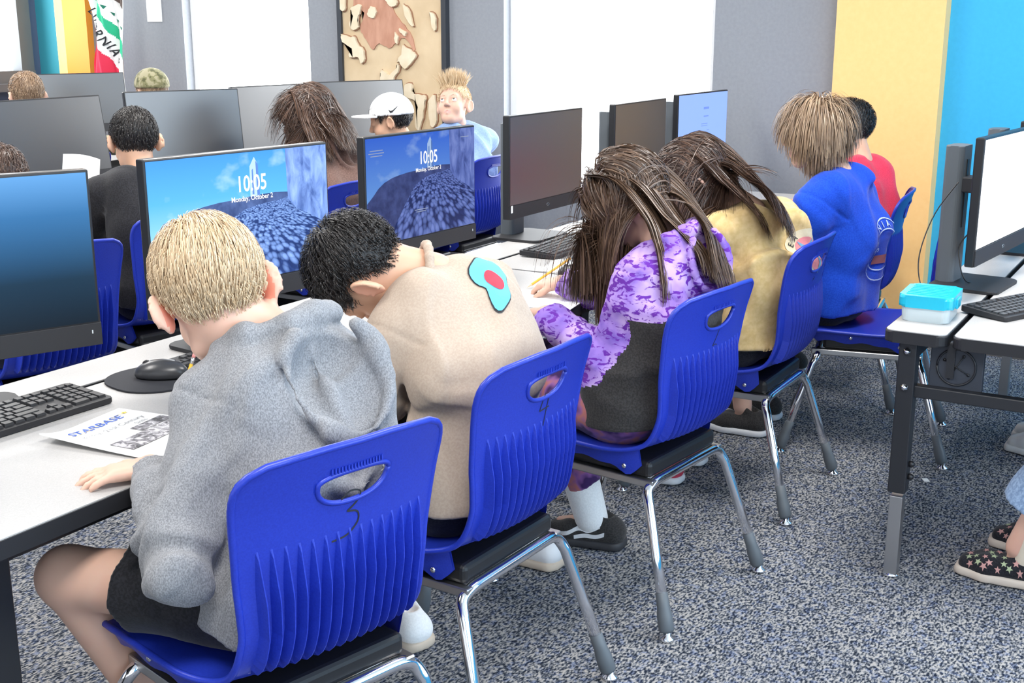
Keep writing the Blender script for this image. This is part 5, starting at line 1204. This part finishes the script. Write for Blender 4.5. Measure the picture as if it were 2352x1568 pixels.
for ob in list(r_.children):
    if ob.name.startswith('shoe'): bpy.data.objects.remove(ob)
for x in (4.345, 4.50): shoe(r_, (x, .425, 0), (0, 1), mat('white_foam', (.75, .74, .70), .6), MATS['white_foam'], h=.006, name='clog')
# ------------------------------------------------------------------ things on the tables
M_KEY = mat('key_plastic', (0.022, 0.022, 0.024), 0.42)
KU = 0.0190; KEYS = {}
def key_mesh(w_, h_):
    k = (round(w_, 2), round(h_, 2))
    if k in KEYS: return KEYS[k]
    a, b, t = w_ * KU / 2 - .0012, h_ * KU / 2 - .0012, .0016
    V = [(-a, -b, 0), (a, -b, 0), (a, b, 0), (-a, b, 0), (-a + t, -b + t, .0055), (a - t, -b + t, .0055), (a - t, b - t, .0055), (-a + t, b - t, .0055)]
    me = bpy.data.meshes.new('key'); me.from_pydata(V, [], [(4, 5, 6, 7), (0, 1, 5, 4), (1, 2, 6, 5), (2, 3, 7, 6), (3, 0, 4, 7)]); me.materials.append(M_KEY); KEYS[k] = me; return me
def key_layout():
    K = []
    for x in [0] + [2, 3, 4, 5] + [6.5, 7.5, 8.5, 9.5] + [11, 12, 13, 14] + [15.25, 16.25, 17.25] + [18.5, 19.5, 20.5, 21.5]: K.append((x, 5.2, 1, 1 if x < 18 else .8))
    for x in range(13): K.append((x, 4, 1, 1))
    K.append((13, 4, 2, 1)); K.append((0, 3, 1.5, 1)); K += [(1.5 + i, 3, 1, 1) for i in range(12)]; K.append((13.5, 3, 1.5, 1))
    K.append((0, 2, 1.75, 1)); K += [(1.75 + i, 2, 1, 1) for i in range(11)]; K.append((12.75, 2, 2.25, 1))
    K.append((0, 1, 2.25, 1)); K += [(2.25 + i, 1, 1, 1) for i in range(10)]; K.append((12.25, 1, 2.75, 1))
    x = 0
    for w_ in (1.25, 1.25, 1.25, 6.25, 1.25, 1.25, 1.25, 1.25): K.append((x, 0, w_, 1)); x += w_
    K += [(15.25 + i, y, 1, 1) for i in range(3) for y in (3, 4)] + [(16.25, 1, 1, 1)] + [(15.25 + i, 0, 1, 1) for i in range(3)]
    K += [(18.5 + i, y, 1, 1) for i in range(3) for y in (1, 2, 3, 4)] + [(21.5, 4, 1, 1), (21.5, 2, 1, 2), (21.5, 0, 1, 2), (18.5, 0, 2, 1), (20.5, 0, 1, 1)]
    return K
def keyboard(x, y, deg, label):
    t = empty('keyboard', (x, y, TZ), math.radians(deg)); tag(t, label, 'keyboard', 'black keyboards')
    bm = bmesh.new(); aprism(bm, roundrect(.442, .140, .008), .002, .013, .002); sl = math.radians(3.5)
    for v in bm.verts: v.co.z += (v.co.y + .07) * math.tan(sl) * (1 if v.co.z > .008 else .4)
    fin('case', bm, M_BLKM, t)
    for (kx, ky, w_, h_) in key_layout():
        o = bpy.data.objects.new('key', key_mesh(w_, h_)); link(o, t)
        yy = -.058 + (ky + h_ / 2) * KU; o.location = (-.213 + (kx + w_ / 2) * KU, yy, .0125 + (yy + .07) * math.tan(sl)); o.rotation_euler = (sl, 0, 0)
    bm = bmesh.new(); atube(bm, [(.185 + .0085 * math.cos(a), .064, .0215) if False else (.185 + .009 * math.cos(a), .0645 + .0035 * math.sin(a), .0213) for a in [2 * PI * k / 16 for k in range(17)]], .0006, 5); fin('maker_badge', bm, M_GREYP, t)
    return t
keyboard(1.418, 1.985, -2, 'black keyboard at the near left beside the stapled booklet')
keyboard(2.075, 1.935, 0, 'black keyboard almost hidden behind the grey hood')
keyboard(3.70, 1.965, 3, 'black keyboard under the dark brownish monitor')
keyboard(3.53, .425, -26, 'black keyboard nearest on the right table beside the blue box')
keyboard(4.22, .40, -12, 'black keyboard farther along the right table')
def mouse(x, y, deg, label):
    root = empty('computer_mouse', (x, y, TZ + .005), 0); tag(root, label, 'mouse', 'computer mice')
    a = math.radians(deg); f_ = V3(math.cos(a), math.sin(a), 0); r_ = V3(math.sin(a), -math.cos(a), 0); c = V3(x, y, TZ + .005); Fr = np.stack([r_, f_, V3(0, 0, 1)])
    Fd = Field(); Fd.ell(c + V3(0, 0, .010) - f_ * .010, (.031, .050, .029), Fr, .01); Fd.ell(c + V3(0, 0, .008) + f_ * .018, (.029, .040, .022), Fr, .02); Fd.cuts.append((c + V3(0, 0, .001), (0, 0, -1), 1))
    Fd.cap(c + f_ * .01 + V3(0, 0, .040), c + f_ * .07 + V3(0, 0, .028), .0012, k=.002, op='s')
    solid('shell', Fd, .003, mat('mouse_plastic', (.035, .036, .04), .30), root, 1)
    q = f_ * .030; w_ = lathe('scroll_wheel', [(.008, -.003), (.0095, -.002), (.0095, .002), (.008, .003)], M_BLK, root, 16, loc=(q[0], q[1], .028), rot=(PI / 2, 0, a))
    return root
mouse(1.812, 1.955, 118, 'black mouse on the mouse pad behind the orange pencil')
mouse(3.25, 1.69, 100, 'black mouse beside the purple sleeve')
mp_ = prism('mouse_pad', roundrect(.26, .21, .09, 8), 0, .004, mnoise('black_cloth_pad', [(.3, (.010, .011, .016)), (.7, (.02, .021, .028))], 700, .85), None, .001, loc=(1.83, 1.955, TZ + .0005), rot=(0, 0, math.radians(-12))); tag(mp_, 'black rounded mouse pad in front of the child in grey', 'mouse pad')
flat('pad_print', [[(.02, -.094), (.05, -.094), (.05, -.088), (.02, -.088)]], M_WHITE, mp_, lambda x, y: (x, y, .0045))
def pencil(a, b, label, colr):
    a = Vector(a); b = Vector(b); d = (b - a); L = d.length; root = empty('pencil', a); root.rotation_euler = d.to_track_quat('Z', 'Y').to_euler(); tag(root, label, 'pencil')
    lathe('shaft', [(.0036, .018), (.0037, .02), (.0037, L - .024), (.0036, L - .023)], mat('pencil_' + colr, (.86, .40, .03) if colr == 'orange' else (.90, .55, .05), .4), root, 6)
    lathe('point', [(.0003, 0), (.0009, .004), (.0036, .018)], mat('bare_wood', (.65, .45, .28), .7), root, 8)
    lathe('ferrule', [(.0038, L - .024), (.0038, L - .011)], M_STEEL, root, 10); lathe('eraser', [(.0036, L - .011), (.0036, L - .001), (.002, L)], mat('pink_eraser', (.75, .30, .28), .7), root, 10)
    return root
pencil((1.640, 1.735, .684), (1.70, 1.735, .795), 'orange pencil in the right hand of the child in grey', 'yellow')
pencil((3.03, 1.735, .686), (3.185, 1.655, .768), 'long orange pencil in the right hand of the child in purple', 'orange')
# stapled booklet
def sheet(name, label, cat, x, y, z, deg, w_, h_, m, lift=None, n=12, th=.0015, group=None):
    bm = bmesh.new(); g = {}
    f_ = lift or (lambda u, v: 0.0)
    for i in range(n + 1):
        for j in range(n + 1):
            u, v = i / n, j / n
            for k in (0, 1): g[i, j, k] = bm.verts.new(((u - .5) * w_, (v - .5) * h_, f_(u, v) + k * th))
    for i in range(n):
        for j in range(n):
            bm.faces.new([g[i, j, 1], g[i + 1, j, 1], g[i + 1, j + 1, 1], g[i, j + 1, 1]]); bm.faces.new([g[i, j, 0], g[i, j + 1, 0], g[i + 1, j + 1, 0], g[i + 1, j, 0]])
    for i in range(n):
        for j, s_ in ((0, 1), (n, -1)):
            bm.faces.new([g[i, j, 0], g[i + 1, j, 0], g[i + 1, j, 1], g[i, j, 1]][::s_]); bm.faces.new([g[j, i, 0], g[j, i, 1], g[j, i + 1, 1], g[j, i + 1, 0]][::s_])
    o = fin(name, bm, m, None, True, loc=(x, y, z), rot=(0, 0, math.radians(deg))); tag(o, label, cat, group); o.data.polygons.foreach_set('use_smooth', [False] * len(o.data.polygons)); return o, f_
BW, BH = .216, .279
bk, bf = sheet('booklet', 'white stapled booklet with a blue printed title under the hand of the child in grey', 'booklet', 1.518, 1.705, TZ + .0005, 8, BW, BH, M_WHITE, lambda u, v: .002 + .022 * max(0, 1 - u * 2.6) ** 2 * v ** 2 * (1 - .35 * v), 14, .003)
bfn = lambda x, y: (x, y, bf(x / BW + .5, y / BH + .5) + .0042)
def bt(s_, size, m, cx, cy, al='CENTER', bold=0.0, skew=0.0, spx=1.0): return text('cover_lettering', s_, size, m, bk, lambda x, y: bfn(cx + x * spx + skew * y, cy + y), bold, al, 1.0, 1)
bt('STARBASE', .030, mat('print_navy_blue', (.05, .13, .55), .6), -.005, .098, bold=.0004, skew=.3, spx=1.05)
bt('Building', .014, mat('print_grey', (.25, .25, .26), .7), -.055, .066); bt('21st Century', .020, MATS['print_grey'], .030, .062); bt('Skills', .016, MATS['print_grey'], .055, .042)
bt('CLASS', .016, M_INK, .045, -.082, bold=.0002)
flat('cover_swoosh', [[(-.08 + .165 * t, .082 + .045 * t - .02 * t * t + .0012 * (k % 2)) for k, t in ((0, a), (0, b), (1, b), (1, a))] for a, b in [(i / 10, (i + 1) / 10) for i in range(10)]], mat('print_yellow', (.85, .62, .08), .6), bk, bfn)
flat('cover_star', [[(.086 + .008 * (1 if k % 2 == 0 else .45) * math.cos(PI / 5 * k + .3), .108 + .008 * (1 if k % 2 == 0 else .45) * math.sin(PI / 5 * k + .3)) for k in range(10)]], MATS['print_yellow'], bk, bfn)
M_PHOTO = mnoise('cover_photo_grey', [(.35, (.03, .03, .035)), (.5, (.22, .21, .23)), (.65, (.62, .61, .63))], 60, .6, 4, dist=1.2)
flat('cover_picture', [[(-.085 + .034 * i, -.055), (-.085 + .034 * (i + 1), -.055), (-.085 + .034 * (i + 1), .0), (-.085 + .034 * i, .0)] for i in range(5)], M_PHOTO, bk, bfn)
flat('cover_picture', [[(.01 + .03 * i, .003), (.01 + .03 * (i + 1), .003), (.01 + .03 * (i + 1), .032), (.01 + .03 * i, .032)] for i in range(3)], M_PHOTO, bk, bfn)
sheet('worksheet', 'white worksheet under the hands of the child in purple', 'paper', 2.93, 1.655, TZ + .0005, 10, .216, .279, M_WHITE)
sheet('worksheet', 'white sheet lying right of the keyboard under the brownish monitor', 'paper', 3.42, 1.74, TZ + .0005, 12, .216, .26, M_WHITE)
sheet('worksheet', 'white worksheet under the bowed head of the child in tan', 'paper', 2.08, 1.72, TZ + .0005, 4, .216, .20, M_WHITE)
sheet('worksheet', 'white worksheet on the desk in front of the mustard sweatshirt', 'paper', 3.60, 1.68, TZ + .0005, 0, .216, .24, M_WHITE)
sheet('booklet', 'pink edged booklet lying near the table end by the grey wall', 'booklet', 4.98, 1.66, TZ + .0005, 20, .216, .25, mat('pinkish_paper', (.80, .62, .66), .7))
pb, _ = sheet('worksheet', 'white sheet held up in front of the child in the black shirt', 'paper', 3.04, 3.62, .885, 0, .13, .18, M_WHITE, lambda u, v: .02 * math.sin(u * 3)); pb.rotation_euler = (math.radians(62), math.radians(12), math.radians(-32))
sc_, _ = sheet('paper_scrap', 'tiny white paper scrap on the carpet right of the chairs', 'paper', 3.885, .732, .001, 30, .028, .018, M_WHITE, n=2)
sc_, _ = sheet('paper_scrap', 'small white paper scrap on the carpet behind the purple child chair', 'paper', 3.62, 1.50, .001, 10, .05, .03, M_WHITE, n=2)
# blue lidded box
bx = empty('storage_box', (3.275, .645, TZ), math.radians(2)); tag(bx, 'clear plastic storage box with a bright blue lid on the right table', 'box')
M_CLR = mat('clear_polypropylene', (.72, .82, .84), .25, Transmission_Weight=.35); M_LID = mat('aqua_lid', (.02, .52, .72), .22, Transmission_Weight=.15)
bm = bmesh.new(); aprism(bm, roundrect(.158, .118, .018), 0, .040, .003)
for v in bm.verts: v.co.x *= 1 + v.co.z * .9; v.co.y *= 1 + v.co.z * 1.1
fin('tub', bm, M_CLR, bx)
prism('lid', roundrect(.178, .136, .02), .038, .070, M_LID, bx, .007)
for k in range(7): box('lid_rib', (-.06 + .02 * k, 0, .0705), (.007, .104, .003), M_LID, bx, .001)
for s_ in (-1, 1): box('latch', (.0, s_ * .0695, .045), (.05, .006, .026), M_LID, bx, .002)
e_ = empty('usb_stick', (3.72, .40, TZ)); tag(e_, 'small yellow stick lying below the white screen', 'usb stick'); box('body', (0, 0, .006), (.045, .018, .010), mat('yellow_plastic', (.85, .60, .05), .4), e_, .003); box('plug', (.029, 0, .006), (.014, .012, .005), M_STEEL, e_, .001)
tb = empty('storage_tub', (5.50, 1.43, 0)); tag(tb, 'grey round tub on the carpet beside the dark baseboard', 'tub'); lathe('tub_wall', [(.062, 0), (.07, .004), (.072, .07), (.066, .07), (.062, .01)], mat('grey_tub', (.22, .26, .30), .5), tb, 24); lathe('tub_rim', [(.070, .066), (.076, .068), (.076, .076), (.070, .078)], MATS['grey_tub'], tb, 24)
# cables
def cable(label, pts, r=.0022):
    o = tube('cable', smoothpath(pts, 6), r, M_BLK, None, 6); tag(o, label, 'cable'); return o
cable('thin black cable looping under the near left table edge', [(1.12, 1.66, .45), (1.13, 1.68, .40), (1.16, 1.70, .37), (1.19, 1.69, .385), (1.17, 1.67, .41), (1.13, 1.66, .37), (1.12, 1.66, .345), (1.12, 1.66, .30)], .0016)
cable('thin black cable hanging down the stand column of the white screen monitor', [(3.70, .68, .99), (3.66, .73, .90), (3.60, .75, .80), (3.56, .74, .73), (3.54, .71, .684), (3.62, .68, .683)], .0018)
cable('black cable loop between the white screen and its stand', [(3.78, .63, .86), (3.76, .67, .80), (3.72, .66, .75), (3.72, .64, .70), (3.78, .62, .684)], .002)
cable('black cable curving over the desk behind the keyboard under the brownish monitor', [(3.93, 2.05, .684), (3.86, 2.07, .684), (3.78, 2.06, .684), (3.70, 2.05, .684), (3.62, 2.06, .684)], .0018)
# ------------------------------------------------------------------ wall things
pp = box('wall_notice', (XW - .004, 6.02, 1.60), (.004, .13, .28), M_WHITE); tag(pp, 'white notice on the grey wall between the flag and the window', 'notice')
mb = empty('relief_map', (XW, 4.158, 0)); tag(mb, 'cream and brown relief map board in a dark frame on the grey wall', 'map board')
def wy(px): return 4.516 - (px - 790) / 238 * .716 - 4.158
def wz(py): return 1.42 - (py - 65) / 395
M_CREAM = mnoise('map_cream', [(.3, (.58, .43, .26)), (.7, (.70, .55, .36))], 5, .7, 5)
M_BRN = mnoise('map_brown', [(.3, (.46, .22, .14)), (.7, (.58, .31, .21))], 9, .7, 5, (1, 3, 1))
M_ISL = mnoise('map_island', [(.3, (.70, .58, .40)), (.7, (.80, .69, .52))], 14, .7, 4)
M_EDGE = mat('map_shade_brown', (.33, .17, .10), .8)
box('map_panel', (-.012, 0, 1.60), (.024, .70, 1.56), M_CREAM, mb)
for y in (-.358, .358): box('frame_side', (-.02, y, 1.60), (.04, .03, 1.60), mat('dark_frame', (.03, .035, .045), .5), mb)
for z in (.805, 2.395): box('frame_rail', (-.02, 0, z), (.04, .73, .03), MATS['dark_frame'], mb)
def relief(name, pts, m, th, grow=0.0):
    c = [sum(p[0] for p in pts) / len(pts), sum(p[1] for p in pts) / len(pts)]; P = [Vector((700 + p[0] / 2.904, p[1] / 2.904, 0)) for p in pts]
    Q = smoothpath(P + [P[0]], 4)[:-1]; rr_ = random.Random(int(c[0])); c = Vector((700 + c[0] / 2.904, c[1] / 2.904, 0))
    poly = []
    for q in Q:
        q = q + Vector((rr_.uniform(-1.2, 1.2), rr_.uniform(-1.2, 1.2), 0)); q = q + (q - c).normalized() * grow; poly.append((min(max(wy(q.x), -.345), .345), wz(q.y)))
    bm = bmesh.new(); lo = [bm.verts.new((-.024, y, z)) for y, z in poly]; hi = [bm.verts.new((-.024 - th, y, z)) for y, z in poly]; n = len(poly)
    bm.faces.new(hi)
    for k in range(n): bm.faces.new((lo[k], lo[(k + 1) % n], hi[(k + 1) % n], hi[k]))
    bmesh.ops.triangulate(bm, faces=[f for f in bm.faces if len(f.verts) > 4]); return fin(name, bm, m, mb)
relief('brown_landmass', [(370, -320), (580, -330), (620, 50), (680, 150), (740, 230), (760, 330), (700, 250), (650, 270), (600, 310), (560, 300), (520, 285), (480, 320), (440, 260), (400, 190), (430, 90), (360, 40), (380, -60)], M_BRN, .008)
for isl in ([(275, 225), (340, 245), (365, 240), (385, 290), (420, 320), (428, 385), (405, 410), (385, 370), (345, 375), (325, 360), (345, 320), (300, 290), (275, 260)],
            [(480, 50), (515, 65), (512, 110), (485, 125), (460, 95)],
            [(690, 295), (740, 320), (775, 355), (745, 400), (700, 440), (665, 400), (650, 395), (680, 350)],
            [(545, 450), (570, 465), (600, 480), (640, 440), (655, 410), (660, 450), (620, 510), (590, 540), (540, 535), (535, 490)],
            [(700, 540), (740, 530), (745, 590), (790, 600), (830, 610), (820, 700), (800, 790), (780, 830), (760, 770), (780, 680), (760, 640), (690, 600)],
            [(345, 60), (415, 40), (410, 90), (390, 130), (395, 180), (360, 200), (335, 160), (360, 110)],
            [(590, -40), (640, -10), (655, 40), (620, 55), (585, 15)], [(700, 45), (730, 70), (760, 175), (730, 150), (705, 95)], [(262, -30), (300, -50), (310, 60), (285, 80), (262, 40)],
            [(850, 640), (890, 600), (900, 760), (870, 800), (850, 720)], [(870, 90), (900, 110), (905, 200), (880, 180)], [(670, 185), (715, 215), (700, 235), (672, 205)], [(640, 210), (660, 240), (650, 285), (636, 260)]):
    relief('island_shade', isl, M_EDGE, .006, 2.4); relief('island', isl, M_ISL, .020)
# flag on its pole in the far left corner
fg = empty('state_flag', (XW - .22, 6.20, 0)); tag(fg, 'white flag with red stripe, green band and black lettering hanging in the far left corner', 'flag')
tube('pole', [(0.05, -.03, .0), (0.05, -.03, 2.5)], .012, mat('pole_wood', (.35, .2, .1), .4), fg)
lathe('pole_base', [(.11, 0), (.11, .02), (.03, .05), (.02, .06)], M_STEEL, fg, 20, loc=(.05, -.03, 0))
def fpt(px, py, off=0.0):
    y = .155 - (px - 212) / 86 * .30; z = 1.42 - (py - 65) / 345
    fold = .035 * math.sin((px - 212) * .105 + py * .012) + .012 * math.sin(px * .31 - py * .02)
    return Vector((-.02 - off + fold, y, z))
def fcol(px, py):
    s_ = (px - 247) * -.857 + (py - 79) * .514
    if s_ > 17: return 1
    if s_ > -17: return 0
    if s_ > -31: return 2
    return 0
bm = bmesh.new(); nx, ny = 56, 150; g = {}
for j in range(ny + 1):
    py = -70 + 300 * j / ny
    l0 = 212 + 4 * math.sin(py * .03); l1 = 292 + 8 * min(1, max(0, (py + 40) / 240))
    if py > 165: l0 += (py - 165) ** 1.25 * .62
    for i in range(nx + 1): px = l0 + (l1 - l0) * i / nx; g[i, j] = (bm.verts.new(fpt(px, py)), px, py)
for j in range(ny):
    for i in range(nx):
        fc = bm.faces.new([g[i, j][0], g[i + 1, j][0], g[i + 1, j + 1][0], g[i, j + 1][0]]); fc.material_index = fcol((g[i, j][1] + g[i + 1, j + 1][1]) / 2, (g[i, j][2] + g[i + 1, j + 1][2]) / 2)
cl_ = fin('cloth', bm, [mat('flag_white', (.80, .80, .79), .8), mat('flag_red', (.72, .03, .08), .8), mat('flag_green', (.02, .42, .22), .8)], fg, True)
td = Vector((54, 90)).normalized()
def ffn(x, y):
    q = Vector((247, 79)) + td * (x * 345 * .94) + Vector((td.y, -td.x)) * (y * 345); return fpt(q.x, q.y, .006)
text('flag_lettering', 'LIFORNIA R', .068, M_INK, cl_, lambda x, y: ffn(x + .015, y), .0008, 'CENTER', 1.22, 1)
bear = [(262, -6), (268, -22), (280, -30), (292, -28), (300, -14), (298, 18), (292, 26), (286, 14), (276, 4)]
flat('flag_bear_shape', [bear], mat('flag_brown', (.10, .07, .06), .8), cl_, lambda x, y: fpt(min(x, 297), y, .007))
for k in range(5): flat('flag_grass_tuft', [[(250 + 9 * k, 22 + 15 * k), (257 + 9 * k, 26 + 15 * k), (254 + 9 * k, 32 + 15 * k)]], mat('flag_dark_green', (.01, .16, .10), .8), cl_, lambda x, y: fpt(x, y - 22, .007))
